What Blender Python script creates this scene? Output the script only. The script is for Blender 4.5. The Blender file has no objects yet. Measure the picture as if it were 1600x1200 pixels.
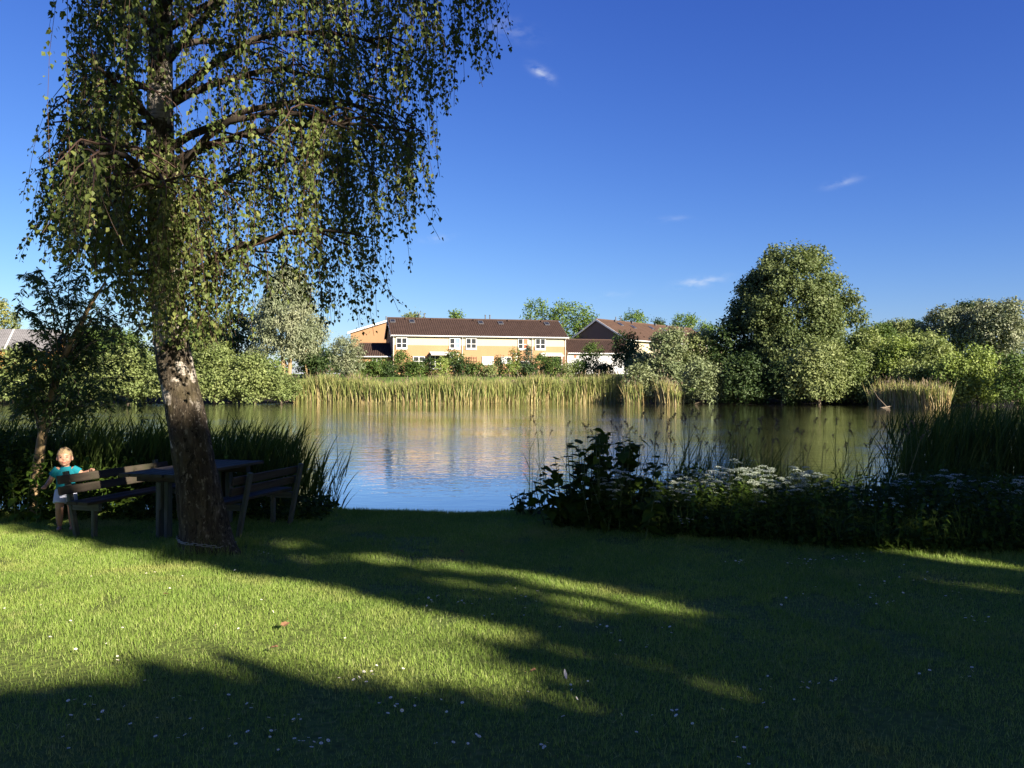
import bpy, math, random
import numpy as np
from mathutils import Vector, Matrix

rng = np.random.default_rng(11)
random.seed(11)
R = math.radians
scene = bpy.context.scene
C = scene.collection

# ------------------------------------------------------------------ camera, world, sun, exposure
EYE, FPX, HOR = 1.75, 1260.0, 597.0          # eye height, focal length and horizon row in photo pixels
cam_data = bpy.data.cameras.new('camera')
cam_data.sensor_width = 36.0
cam_data.lens = 36.0 * FPX / 1600.0
cam_data.clip_start, cam_data.clip_end = 0.05, 6000.0
cam = bpy.data.objects.new('camera', cam_data)
C.objects.link(cam)
cam.location = (0, 0, EYE)
cam.rotation_euler = (math.pi / 2 - math.atan((600 - HOR) / FPX), 0, 0)
scene.camera = cam

SUN_EL = R(24.0)
SUN_TO = np.array([0.722, -0.692])            # horizontal direction towards the sun (behind the camera, to the right)
SUN_TO = SUN_TO / np.linalg.norm(SUN_TO)
TAN_EL = math.tan(SUN_EL)
sun_data = bpy.data.lights.new('sun', 'SUN')
sun_data.energy = 5.0
sun_data.angle = R(0.53)
sun_data.color = (1.0, 0.89, 0.72)
sun = bpy.data.objects.new('sun', sun_data)
C.objects.link(sun)
sun.location = (30, -30, 40)
sv = Vector((SUN_TO[0] * math.cos(SUN_EL), SUN_TO[1] * math.cos(SUN_EL), math.sin(SUN_EL)))
sun.rotation_euler = sv.to_track_quat('Z', 'Y').to_euler()

scene.view_settings.view_transform = 'Standard'
scene.view_settings.look = 'None'
EXPOSURE = 1.65
scene.view_settings.exposure = EXPOSURE
scene.view_settings.gamma = 1.0
scene.view_settings.use_curve_mapping = False
scene.render.engine = 'CYCLES'
scene.cycles.max_bounces = 6
scene.cycles.transparent_max_bounces = 6

world = bpy.data.worlds.new('World')
scene.world = world
world.use_nodes = True
wn, wl = world.node_tree.nodes, world.node_tree.links
wn.clear()
w_out = wn.new('ShaderNodeOutputWorld')
w_bg = wn.new('ShaderNodeBackground')
SKY_STRENGTH = 0.06
w_bg.inputs['Strength'].default_value = SKY_STRENGTH
sky = wn.new('ShaderNodeTexSky')
sky.sky_type = 'NISHITA'
sky.sun_disc = False
sky.sun_elevation = SUN_EL
sky.sun_rotation = math.atan2(SUN_TO[0], SUN_TO[1])
sky.altitude = 0
sky.air_density = 1.0
sky.dust_density = 0.3
sky.ozone_density = 4.0


def W(t, **kw):
    n = wn.new(t)
    for k, v in kw.items():
        setattr(n, k, v)
    return n


def wmath(op, a, b=None):
    n = wn.new('ShaderNodeMath')
    n.operation = op
    for i, v in enumerate((a, b)):
        if v is None:
            continue
        if isinstance(v, (int, float)):
            n.inputs[i].default_value = v
        else:
            wl.new(v, n.inputs[i])
    return n.outputs[0]


tc = W('ShaderNodeTexCoord')
nrm = W('ShaderNodeVectorMath', operation='NORMALIZE')
wl.new(tc.outputs['Generated'], nrm.inputs[0])
cn = W('ShaderNodeTexNoise')
cn.inputs['Scale'].default_value = 55
cn.inputs['Detail'].default_value = 5
cmap = W('ShaderNodeMapping')
cmap.inputs['Scale'].default_value = (1, 1, 2.2)
cmap.inputs['Rotation'].default_value = (0, 0.5, 0)
wl.new(nrm.outputs[0], cmap.inputs[0])
wl.new(cmap.outputs[0], cn.inputs['Vector'])
total = None
# thin wisps of cirrus: photo-measured directions, angular half sizes and tilt
for (cx, cy, a, b, tilt, amp) in ((846, 114, .0125, .0050, -30, .65), (1092, 441, .024, .0050, 8, .55), (795, 46, .026, .0100, -14, .16),
                                  (1316, 285, .016, .0040, 12, .30), (682, 372, .016, .0045, 10, .22), (1050, 342, .02, .003, 3, .12), (955, 461, .02, .004, 4, .12)):
    dv = Vector(((cx - 800) / FPX, 1.0, (HOR - cy) / FPX)).normalized()
    rt = dv.cross(Vector((0, 0, 1))).normalized()
    up = rt.cross(dv).normalized()
    ct, st = math.cos(R(tilt)), math.sin(R(tilt))
    e1, e2 = rt * ct + up * st, up * ct - rt * st
    q = []
    for e, s in ((e1, a), (e2, b)):
        d = W('ShaderNodeVectorMath', operation='DOT_PRODUCT')
        wl.new(nrm.outputs[0], d.inputs[0])
        d.inputs[1].default_value = e / s
        q.append(wmath('POWER', wmath('ABSOLUTE', d.outputs['Value']), 2.0))
    fr = W('ShaderNodeVectorMath', operation='DOT_PRODUCT')
    wl.new(nrm.outputs[0], fr.inputs[0])
    fr.inputs[1].default_value = dv
    g = wmath('POWER', 2.718, wmath('MULTIPLY', wmath('ADD', q[0], q[1]), -1.0))
    g = wmath('MULTIPLY', g, wmath('GREATER_THAN', fr.outputs['Value'], 0.5))
    g = wmath('MULTIPLY', g, amp)
    total = g if total is None else wmath('ADD', total, g)
cr = W('ShaderNodeMapRange')
cr.inputs['From Min'].default_value = 0.38
cr.inputs['From Max'].default_value = 0.68
wl.new(cn.outputs['Fac'], cr.inputs['Value'])
cloud = wmath('MULTIPLY', total, cr.outputs[0])
wmix = W('ShaderNodeMix', data_type='RGBA')
wl.new(cloud, wmix.inputs['Factor'])
# colour response: deeper, bluer zenith and clear pale horizon
sep = W('ShaderNodeSeparateColor')
wl.new(sky.outputs[0], sep.inputs[0])
com = W('ShaderNodeCombineColor')
for i_, (k_, p_) in enumerate(((1.157, 1.42), (1.095, 1.31), (1.237, 0.86))):
    q_ = wmath('POWER', wmath('MULTIPLY', sep.outputs[i_], 0.118), p_)
    wl.new(wmath('MULTIPLY', q_, k_ / (SKY_STRENGTH * 2 ** EXPOSURE)), com.inputs[i_])
wl.new(com.outputs[0], wmix.inputs['A'])
wmix.inputs['B'].default_value = (4.6, 4.9, 5.4, 1)
wl.new(wmix.outputs['Result'], w_bg.inputs['Color'])
wl.new(w_bg.outputs[0], w_out.inputs['Surface'])

# ------------------------------------------------------------------ helpers
def px(x, y, Y):
    """photo pixel (1600 x 1200) at depth Y -> world point"""
    return np.array([(x - 800) / FPX * Y, Y, EYE + (HOR - y) / FPX * Y])


def gpx(x, y):
    """photo pixel on the flat lawn -> ground point"""
    Y = EYE * FPX / (y - HOR)
    return np.array([(x - 800) / FPX * Y, Y])


def smooth(a, b, x):
    t = np.clip((np.asarray(x, float) - a) / (b - a), 0, 1)
    return t * t * (3 - 2 * t)


def _hash(i, j, k):
    h = (i * 374761393 + j * 668265263 + k * 2147483647 + 12345) & 0xFFFFFFFF
    h = ((h ^ (h >> 13)) * 1274126177) & 0xFFFFFFFF
    return ((h ^ (h >> 16)) & 0xFFFF) / 65535.0


def vnoise(p):
    p = np.asarray(p, float)
    f = np.floor(p)
    i = f.astype(np.int64)
    t = p - f
    t = t * t * (3 - 2 * t)
    out = 0
    for dx in (0, 1):
        for dy in (0, 1):
            for dz in (0, 1):
                w = (t[:, 0] if dx else 1 - t[:, 0]) * (t[:, 1] if dy else 1 - t[:, 1]) * (t[:, 2] if dz else 1 - t[:, 2])
                out = out + w * _hash(i[:, 0] + dx, i[:, 1] + dy, i[:, 2] + dz)
    return out


def norm(v):
    return v / np.maximum(np.linalg.norm(v, axis=-1, keepdims=True), 1e-9)


def rdir(n):
    return norm(rng.normal(size=(n, 3)))


class MB:
    """collects pieces and builds ONE mesh object"""

    def __init__(self):
        self.v, self.f, self.n = [], [], 0

    def add(self, verts, faces, mi=0):
        verts = np.asarray(verts, float).reshape(-1, 3)
        faces = np.asarray(faces, np.int64)
        self.v.append(verts)
        self.f.append((faces + self.n, mi))
        self.n += len(verts)

    def box(self, c, s, ax=None, mi=0):
        c, s = np.asarray(c, float), np.asarray(s, float) / 2
        ax = np.eye(3) if ax is None else np.asarray(ax, float)
        co = np.array([[x, y, z] for z in (-1, 1) for y in (-1, 1) for x in (-1, 1)], float) * s
        self.add(c + co @ ax, [[0, 2, 3, 1], [4, 5, 7, 6], [0, 1, 5, 4], [2, 6, 7, 3], [0, 4, 6, 2], [1, 3, 7, 5]], mi)

    def bevbox(self, c, s, ax=None, b=0.006, mi=0):
        """box with its long edges chamfered (along local x)"""
        c = np.asarray(c, float)
        hx, hy, hz = np.asarray(s, float) / 2
        ax = np.eye(3) if ax is None else np.asarray(ax, float)
        prof = [(-hy + b, -hz), (hy - b, -hz), (hy, -hz + b), (hy, hz - b), (hy - b, hz), (-hy + b, hz), (-hy, hz - b), (-hy, -hz + b)]
        v = [[x, p[0], p[1]] for x in (-hx, hx) for p in prof]
        f4 = [[i, (i + 1) % 8, 8 + (i + 1) % 8, 8 + i] for i in range(8)]
        caps = [[0, 7, 6, 5], [0, 5, 4, 1], [1, 4, 3, 2], [8, 9, 12, 13], [8, 13, 14, 15], [9, 10, 11, 12]]
        self.add(c + np.array(v) @ ax, f4 + caps, mi)

    def tube(self, pts, rad, sides=6, mi=0, cap=True):
        pts = np.asarray(pts, float)
        m = len(pts)
        rad = np.broadcast_to(np.asarray(rad, float), (m,))
        t = norm(np.gradient(pts, axis=0))
        ref = np.array([0, 0, 1.0]) if abs(t[0][2]) < 0.9 else np.array([1.0, 0, 0])
        a = norm(np.cross(t, ref))
        b = np.cross(t, a)
        th = np.arange(sides) * 2 * math.pi / sides
        ring = pts[:, None] + rad[:, None, None] * (a[:, None] * np.cos(th)[None, :, None] + b[:, None] * np.sin(th)[None, :, None])
        i = np.arange(m - 1)[:, None] * sides
        j = np.arange(sides)[None]
        k = (j + 1) % sides
        q = np.stack([i + j, i + k, i + sides + k, i + sides + j], -1).reshape(-1, 4)
        base = self.n
        self.add(ring.reshape(-1, 3), q, mi)
        if cap:
            self.v.append(np.array([pts[0], pts[-1]]))
            f = [[base + (x + 1) % sides, base + x, self.n] for x in range(sides)]
            o = base + (m - 1) * sides
            f += [[o + x, o + (x + 1) % sides, self.n + 1] for x in range(sides)]
            self.f.append((np.array(f), mi))
            self.n += 2

    def ellipsoid(self, c, r, seg=16, rings=10, ax=None, mi=0):
        th = np.linspace(0, math.pi, rings + 1)[1:-1]
        ph = np.arange(seg) * 2 * math.pi / seg
        v = np.array([[math.sin(t) * math.cos(p), math.sin(t) * math.sin(p), math.cos(t)] for t in th for p in ph] + [[0, 0, 1], [0, 0, -1]])
        v = v * np.asarray(r)
        if ax is not None:
            v = v @ np.asarray(ax)
        v = v + np.asarray(c)
        k = rings - 1
        q = [[i * seg + j, (i + 1) * seg + j, (i + 1) * seg + (j + 1) % seg, i * seg + (j + 1) % seg] for i in range(k - 1) for j in range(seg)]
        tr = [[k * seg, j, (j + 1) % seg] for j in range(seg)] + [[k * seg + 1, (k - 1) * seg + (j + 1) % seg, (k - 1) * seg + j] for j in range(seg)]
        base = self.n
        self.add(v, q, mi)
        self.f.append((np.array(tr) + base, mi))

    def leaves(self, P, D, N, L, Wd, fold=0.15, at=0.42, mi=0):
        """kite leaves: two triangles folded on the midrib"""
        n = len(P)
        L = np.broadcast_to(np.asarray(L, float), (n,))[:, None]
        Wd = np.broadcast_to(np.asarray(Wd, float), (n,))[:, None]
        D = norm(D)
        S = norm(np.cross(D, N))
        N = np.cross(S, D)
        tip = P + D * L
        mid = P + D * L * at
        l = mid + S * Wd / 2 + N * Wd * fold
        r = mid - S * Wd / 2 + N * Wd * fold
        v = np.stack([P, l, tip, r], 1).reshape(-1, 3)
        i = np.arange(n)[:, None] * 4
        f = np.concatenate([i + np.array([[0, 2, 1]]), i + np.array([[0, 3, 2]])], 0)
        self.add(v, f, mi)

    def blades(self, P, D, bend, L, Wd, seg=3, mi=0):
        """long tapering grass or reed leaves bending towards 'bend'"""
        n = len(P)
        L = np.broadcast_to(np.asarray(L, float), (n,))[:, None]
        Wd = np.broadcast_to(np.asarray(Wd, float), (n,))[:, None]
        S = norm(np.cross(D, rdir(n)))
        rows = []
        for k in range(seg + 1):
            t = k / seg
            c = P + D * L * t + bend * L * t * t
            w = Wd * (1 - t ** 1.6) * (0.55 + 0.45 * min(1, t * 3 + 0.2))
            if k < seg:
                rows += [c - S * w / 2, c + S * w / 2]
            else:
                rows += [c]
        v = np.stack(rows, 1).reshape(-1, 3)
        m = 2 * seg + 1
        i = np.arange(n)[:, None] * m
        fs = [i + np.array([[2 * k, 2 * k + 1, 2 * k + 3, 2 * k + 2]]) for k in range(seg - 1)]
        if fs:
            self.f.append((np.concatenate(fs, 0) + self.n, mi))
        self.f.append((i + np.array([[2 * seg - 2, 2 * seg - 1, 2 * seg]]) + self.n, mi))
        self.v.append(v)
        self.n += len(v)

    def mesh(self, name, mats, smooth_=False):
        v = np.concatenate(self.v, 0) if self.v else np.zeros((0, 3))
        me = bpy.data.meshes.new(name)
        me.vertices.add(len(v))
        me.vertices.foreach_set('co', v.astype(np.float32).ravel())
        loops, starts, mis, pos = [], [], [], 0
        for f, mi in self.f:
            if len(f) == 0:
                continue
            k = f.shape[1]
            loops.append(f.ravel())
            starts.append(pos + np.arange(len(f)) * k)
            mis.append(np.full(len(f), mi))
            pos += f.size
        loops, starts, mis = np.concatenate(loops), np.concatenate(starts), np.concatenate(mis)
        me.loops.add(len(loops))
        me.loops.foreach_set('vertex_index', loops.astype(np.int32))
        me.polygons.add(len(starts))
        me.polygons.foreach_set('loop_start', starts.astype(np.int32))
        me.polygons.foreach_set('material_index', mis.astype(np.int32))
        me.polygons.foreach_set('use_smooth', np.full(len(starts), bool(smooth_)))
        for m in (mats if isinstance(mats, (list, tuple)) else [mats]):
            me.materials.append(m)
        me.update(calc_edges=True)
        return me

    def build(self, name, mats, parent=None, smooth_=False):
        return link(name, self.mesh(name, mats, smooth_), parent)


def link(name, me, parent=None, mat=None):
    o = bpy.data.objects.new(name, me)
    C.objects.link(o)
    if parent is not None:
        o.parent = parent
    if mat is not None:
        o.matrix_local = mat
    return o


def tag(o, label=None, cat=None, group=None, kind=None):
    for k, v in (('label', label), ('category', cat), ('group', group), ('kind', kind)):
        if v:
            o[k] = v
    return o


def thing(name, label, cat, loc=(0, 0, 0), rz=0, group=None):
    o = bpy.data.objects.new(name, None)
    o.empty_display_size = 0.2
    C.objects.link(o)
    o.location = [float(a) for a in loc]
    o.rotation_euler = (0, 0, rz)
    return tag(o, label, cat, group)


def dup(root, loc, rz=0.0, sc=1.0, label=None):
    r = root.copy()
    C.objects.link(r)
    r.location = [float(a) for a in loc]
    r.rotation_euler = (0, 0, rz)
    r.scale = (sc, sc, sc)
    if label:
        r['label'] = label
    for ch in KIDS.get(root.name, list(root.children)):
        c = ch.copy()
        C.objects.link(c)
        c.parent = r
        for g in ch.children:
            d = g.copy()
            C.objects.link(d)
            d.parent = c
    return r


KIDS = {}

# ------------------------------------------------------------------ materials
class NT:
    def __init__(self, name):
        self.m = bpy.data.materials.new(name)
        self.m.use_nodes = True
        self.n, self.l = self.m.node_tree.nodes, self.m.node_tree.links
        self.b = self.n['Principled BSDF']
        self.out = self.n['Material Output']

    def new(self, t, **kw):
        n = self.n.new(t)
        for k, v in kw.items():
            setattr(n, k, v)
        return n

    def noise(self, scale, detail=4, vec=None, stretch=None, rough=0.55, dist=0.0):
        n = self.new('ShaderNodeTexNoise')
        n.inputs['Scale'].default_value = scale
        n.inputs['Detail'].default_value = detail
        n.inputs['Roughness'].default_value = rough
        n.inputs['Distortion'].default_value = dist
        if vec is None:
            vec = self.new('ShaderNodeTexCoord').outputs['Object']
        if stretch:
            mp = self.new('ShaderNodeMapping')
            mp.inputs['Scale'].default_value = stretch
            self.l.new(vec, mp.inputs[0])
            vec = mp.outputs[0]
        self.l.new(vec, n.inputs['Vector'])
        return n.outputs['Fac']

    def ramp(self, fac, stops):
        r = self.new('ShaderNodeValToRGB')
        e = r.color_ramp.elements
        while len(e) < len(stops):
            e.new(0.5)
        for el, (p, c) in zip(e, stops):
            el.position = p
            el.color = (*c, 1) if len(c) == 3 else c
        self.l.new(fac, r.inputs[0])
        return r.outputs[0]

    def mix(self, fac, a, b, blend='MIX'):
        m = self.new('ShaderNodeMix', data_type='RGBA', blend_type=blend)
        for key, v in (('Factor', fac), ('A', a), ('B', b)):
            if isinstance(v, (int, float)):
                m.inputs[key].default_value = v
            elif isinstance(v, tuple):
                m.inputs[key].default_value = (*v, 1)
            else:
                self.l.new(v, m.inputs[key])
        return m.outputs['Result']

    def bump(self, h, strength=0.5, dist=0.02):
        b = self.new('ShaderNodeBump')
        b.inputs['Strength'].default_value = strength
        b.inputs['Distance'].default_value = dist
        self.l.new(h, b.inputs['Height'])
        self.l.new(b.outputs[0], self.b.inputs['Normal'])
        return b

    def color(self, c):
        if isinstance(c, tuple):
            self.b.inputs['Base Color'].default_value = (*c, 1)
        else:
            self.l.new(c, self.b.inputs['Base Color'])

    def set(self, rough=0.7, spec=0.3):
        self.b.inputs['Roughness'].default_value = rough
        self.b.inputs['Specular IOR Level'].default_value = spec
        return self.m


def foliage(name, c1, c2, c3=None, trans=0.3, rough=0.55, spec=0.25, patch=0.35, tcol=None, dry=None):
    t = NT(name)
    geo = t.new('ShaderNodeNewGeometry')
    stops = [(0.0, c1), (0.75, c2)] + ([(1.0, c3)] if c3 else [])
    col = t.ramp(geo.outputs['Random Per Island'], stops)
    nz = t.noise(patch, 3, geo.outputs['Position'])
    col = t.mix(t.ramp(nz, [(0.35, (0, 0, 0)), (0.65, (1, 1, 1))]), col, t.mix(1.0, col, (0.72, 0.8, 0.75), 'MULTIPLY'))
    if dry:                                                 # worn, strawy patches
        dn = t.noise(0.85, 5, geo.outputs['Position'], None, 0.62, 0.4)
        col = t.mix(t.ramp(dn, [(0.54, (0, 0, 0)), (0.72, (0.8, 0.8, 0.8))]), col, dry)
    t.color(col)
    t.set(rough, spec)
    tr = t.new('ShaderNodeBsdfTranslucent')
    t.l.new(t.mix(1.0, col, tcol or (1.15, 1.2, 0.6), 'MULTIPLY'), tr.inputs['Color'])
    ms = t.new('ShaderNodeMixShader')
    ms.inputs[0].default_value = trans
    t.l.new(t.b.outputs[0], ms.inputs[1])
    t.l.new(tr.outputs[0], ms.inputs[2])
    t.l.new(ms.outputs[0], t.out.inputs['Surface'])
    return t.m


def plain(name, c, rough=0.6, spec=0.3, var=0.15, scale=6, bump=0.0, metal=0.0):
    t = NT(name)
    n = t.noise(scale, 5)
    t.color(t.mix(n, tuple(x * (1 - var) for x in c), tuple(min(1, x * (1 + var)) for x in c)))
    if bump:
        t.bump(n, bump, 0.01)
    t.b.inputs['Metallic'].default_value = metal
    return t.set(rough, spec)


M = {}
M['grass'] = foliage('grass_blades', (0.19, 0.285, 0.052), (0.29, 0.385, 0.085), (0.44, 0.46, 0.20), trans=0.3, rough=0.55, spec=0.15, patch=0.9, dry=(0.40, 0.37, 0.14))
M['birch'] = foliage('birch_leaf', (0.075, 0.105, 0.028), (0.13, 0.16, 0.045), (0.22, 0.23, 0.075), trans=0.28, rough=0.5, spec=0.2, patch=1.2)
M['sapling'] = foliage('willow_sapling_leaf', (0.06, 0.10, 0.03), (0.10, 0.14, 0.045), trans=0.3)
M['willow'] = foliage('grey_willow_leaf', (0.15, 0.185, 0.055), (0.22, 0.26, 0.09), (0.30, 0.33, 0.14), trans=0.28)
M['fresh'] = foliage('fresh_willow_leaf', (0.16, 0.21, 0.045), (0.23, 0.29, 0.07), (0.31, 0.36, 0.11), trans=0.25)
M['silver'] = foliage('white_willow_leaf', (0.15, 0.165, 0.09), (0.22, 0.235, 0.14), (0.30, 0.31, 0.21), trans=0.15, rough=0.45)
M['sage'] = foliage('sage_willow_leaf', (0.14, 0.165, 0.075), (0.20, 0.23, 0.11), (0.30, 0.32, 0.19), trans=0.18)
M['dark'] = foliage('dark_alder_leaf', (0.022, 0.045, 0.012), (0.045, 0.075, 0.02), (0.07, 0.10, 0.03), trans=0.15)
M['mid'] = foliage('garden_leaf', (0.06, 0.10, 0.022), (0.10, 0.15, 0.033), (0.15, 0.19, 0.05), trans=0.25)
M['olive'] = foliage('olive_tree_leaf', (0.15, 0.18, 0.06), (0.21, 0.24, 0.09), (0.29, 0.32, 0.14), trans=0.25)
M['alder'] = foliage('alder_leaf', (0.085, 0.115, 0.038), (0.135, 0.165, 0.058), (0.20, 0.23, 0.095), trans=0.22)
M['acacia'] = foliage('pale_tree_leaf', (0.09, 0.15, 0.03), (0.14, 0.21, 0.045), (0.20, 0.26, 0.07), trans=0.25)
M['yellow'] = foliage('yellow_green_leaf', (0.15, 0.17, 0.04), (0.25, 0.24, 0.06), (0.42, 0.38, 0.16), trans=0.25)
M['spruce'] = foliage('spruce_needles', (0.03, 0.06, 0.035), (0.055, 0.09, 0.055), trans=0.05)
M['nettle'] = foliage('nettle_leaf', (0.065, 0.12, 0.02), (0.11, 0.175, 0.026), trans=0.3, rough=0.7, spec=0.08, patch=3)
M['burdock'] = foliage('burdock_leaf', (0.035, 0.065, 0.010), (0.06, 0.095, 0.014), trans=0.25, rough=0.7, spec=0.08, patch=3)
M['reedleaf'] = foliage('reed_leaf', (0.045, 0.08, 0.018), (0.075, 0.115, 0.026), (0.11, 0.14, 0.045), trans=0.25, spec=0.1, rough=0.7, patch=1.5)
M['reeddry'] = foliage('dry_reed', (0.36, 0.26, 0.11), (0.48, 0.37, 0.18), (0.58, 0.48, 0.29), trans=0.1, patch=0.6, tcol=(1, 1, 0.8))
M['reedfar'] = foliage('far_reed_leaf', (0.17, 0.20, 0.055), (0.27, 0.29, 0.09), (0.38, 0.37, 0.15), trans=0.2, patch=0.5)
M['plume'] = foliage('reed_plume', (0.10, 0.07, 0.05), (0.20, 0.15, 0.10), trans=0.2, patch=2, tcol=(1, 1, 1))
M['stem'] = foliage('green_stem', (0.06, 0.09, 0.03), (0.10, 0.13, 0.04), trans=0.05)
M['umbel'] = foliage('umbel_flower', (0.55, 0.60, 0.46), (0.78, 0.80, 0.72), trans=0.2, tcol=(1, 1, 1))
M['twig'] = plain('birch_twig', (0.055, 0.034, 0.026), 0.6, 0.2)
M['petal'] = plain('daisy_petal', (0.82, 0.82, 0.80), 0.6, 0.2, 0.03)
M['pollen'] = plain('daisy_centre', (0.75, 0.50, 0.04), 0.7, 0.2)
M['deadleaf'] = plain('dead_leaf', (0.20, 0.11, 0.06), 0.7, 0.2, 0.3, 40)
M['feather'] = plain('feather_grey', (0.36, 0.36, 0.38), 0.7, 0.2, 0.2, 60)
M['bark'] = plain('grey_bark', (0.13, 0.105, 0.075), 0.9, 0.1, 0.4, 5, 0.6)
M['bark_dark'] = plain('dark_limb_bark', (0.05, 0.04, 0.032), 0.9, 0.1, 0.5, 14, 0.5)
M['deadwood'] = plain('dead_wood', (0.15, 0.12, 0.09), 0.9, 0.1, 0.3, 9, 0.4)
M['willowbark'] = plain('tan_bark', (0.28, 0.20, 0.11), 0.85, 0.1, 0.35, 9, 0.5)
M['paint_white'] = plain('white_paint', (0.62, 0.62, 0.61), 0.5, 0.3, 0.04)
M['glass'] = plain('window_glass', (0.02, 0.022, 0.025), 0.08, 0.5, 0.2)
M['blind'] = plain('white_blind', (0.72, 0.72, 0.70), 0.8, 0.1, 0.04)
M['curtain_blue'] = plain('blue_curtain', (0.20, 0.27, 0.55), 0.8, 0.1, 0.1)
M['curtain_red'] = plain('red_curtain', (0.72, 0.16, 0.09), 0.8, 0.1, 0.1)
M['pipe_grey'] = plain('dark_pipe', (0.10, 0.10, 0.11), 0.5, 0.3)
M['awning'] = plain('awning_cloth', (0.48, 0.45, 0.40), 0.8, 0.1, 0.08)
M['brown_door'] = plain('brown_door', (0.16, 0.07, 0.045), 0.6, 0.3)
M['metal'] = plain('chain_steel', (0.30, 0.30, 0.31), 0.45, 0.5, 0.1, 30, 0, 1.0)
M['skin'] = plain('skin', (0.40, 0.215, 0.145), 0.5, 0.35, 0.05, 15)
M['hair'] = plain('blond_hair', (0.25, 0.18, 0.10), 0.6, 0.3, 0.2, 60, 0.5)
M['teal'] = plain('teal_cotton', (0.010, 0.165, 0.215), 0.85, 0.1, 0.12, 25, 0.2)
M['shorts'] = plain('pale_shorts', (0.50, 0.53, 0.68), 0.85, 0.1, 0.15, 30)
M['eye'] = plain('dark_eye', (0.03, 0.02, 0.015), 0.2, 0.5)
M['lip'] = plain('lip', (0.50, 0.17, 0.14), 0.5, 0.3)
M['brow'] = plain('eyebrow', (0.30, 0.20, 0.12), 0.8, 0.1)


def plaster(name, c, streak=0.08):
    t = NT(name)
    a = t.noise(1.3, 5, stretch=(1, 1, 0.35))
    b = t.noise(30, 3)
    col = t.mix(t.ramp(a, [(0.3, (0, 0, 0)), (0.7, (1, 1, 1))]), tuple(x * (1 - streak) for x in c), c)
    t.color(col)
    t.bump(b, 0.3, 0.01)
    return t.set(0.9, 0.15)


M['orange'] = plaster('apricot_plaster', (0.37, 0.215, 0.115))
M['cream'] = plaster('cream_plaster', (0.46, 0.40, 0.29), 0.05)
M['white_wall'] = plaster('white_plaster', (0.55, 0.55, 0.56), 0.06)
M['grey_gable'] = plaster('brown_gable_boards', (0.22, 0.155, 0.11), 0.12)
M['orange_wood'] = plaster('orange_gable', (0.36, 0.17, 0.05), 0.12)


def tiles(name, c):
    t = NT(name)
    a = t.noise(1.1, 6)
    b = t.noise(9, 3)
    col = t.mix(t.ramp(a, [(0.3, (0, 0, 0)), (0.7, (1, 1, 1))]), tuple(x * 0.8 for x in c), tuple(x * 1.12 for x in c))
    col = t.mix(t.ramp(b, [(0.45, (0, 0, 0)), (0.75, (1, 1, 1))]), col, tuple(x * 1.35 for x in c))
    t.color(col)
    t.bump(b, 0.4, 0.02)
    return t.set(0.8, 0.2)


M['tile_brown'] = tiles('brown_roof_tiles', (0.055, 0.034, 0.027))
M['tile_warm'] = tiles('warm_brown_roof_tiles', (0.085, 0.052, 0.038))
M['slate'] = tiles('grey_roof', (0.16, 0.155, 0.16))


def wood(name, c):
    t = NT(name)
    g = t.noise(4, 6, stretch=(0.6, 9, 9), dist=0.6)
    big = t.noise(3, 3)
    col = t.ramp(g, [(0.3, tuple(x * 0.55 for x in c)), (0.7, tuple(x * 1.2 for x in c))])
    col = t.mix(t.ramp(big, [(0.45, (0, 0, 0)), (0.7, (1, 1, 1))]), col, (c[0] * 0.75, c[1] * 0.95, c[2] * 0.7))
    t.color(col)
    t.bump(g, 0.6, 0.004)
    return t.set(0.8, 0.2)


M['wood'] = wood('weathered_wood', (0.055, 0.044, 0.034))
M['wood_grey'] = wood('grey_post_wood', (0.085, 0.09, 0.08))


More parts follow.
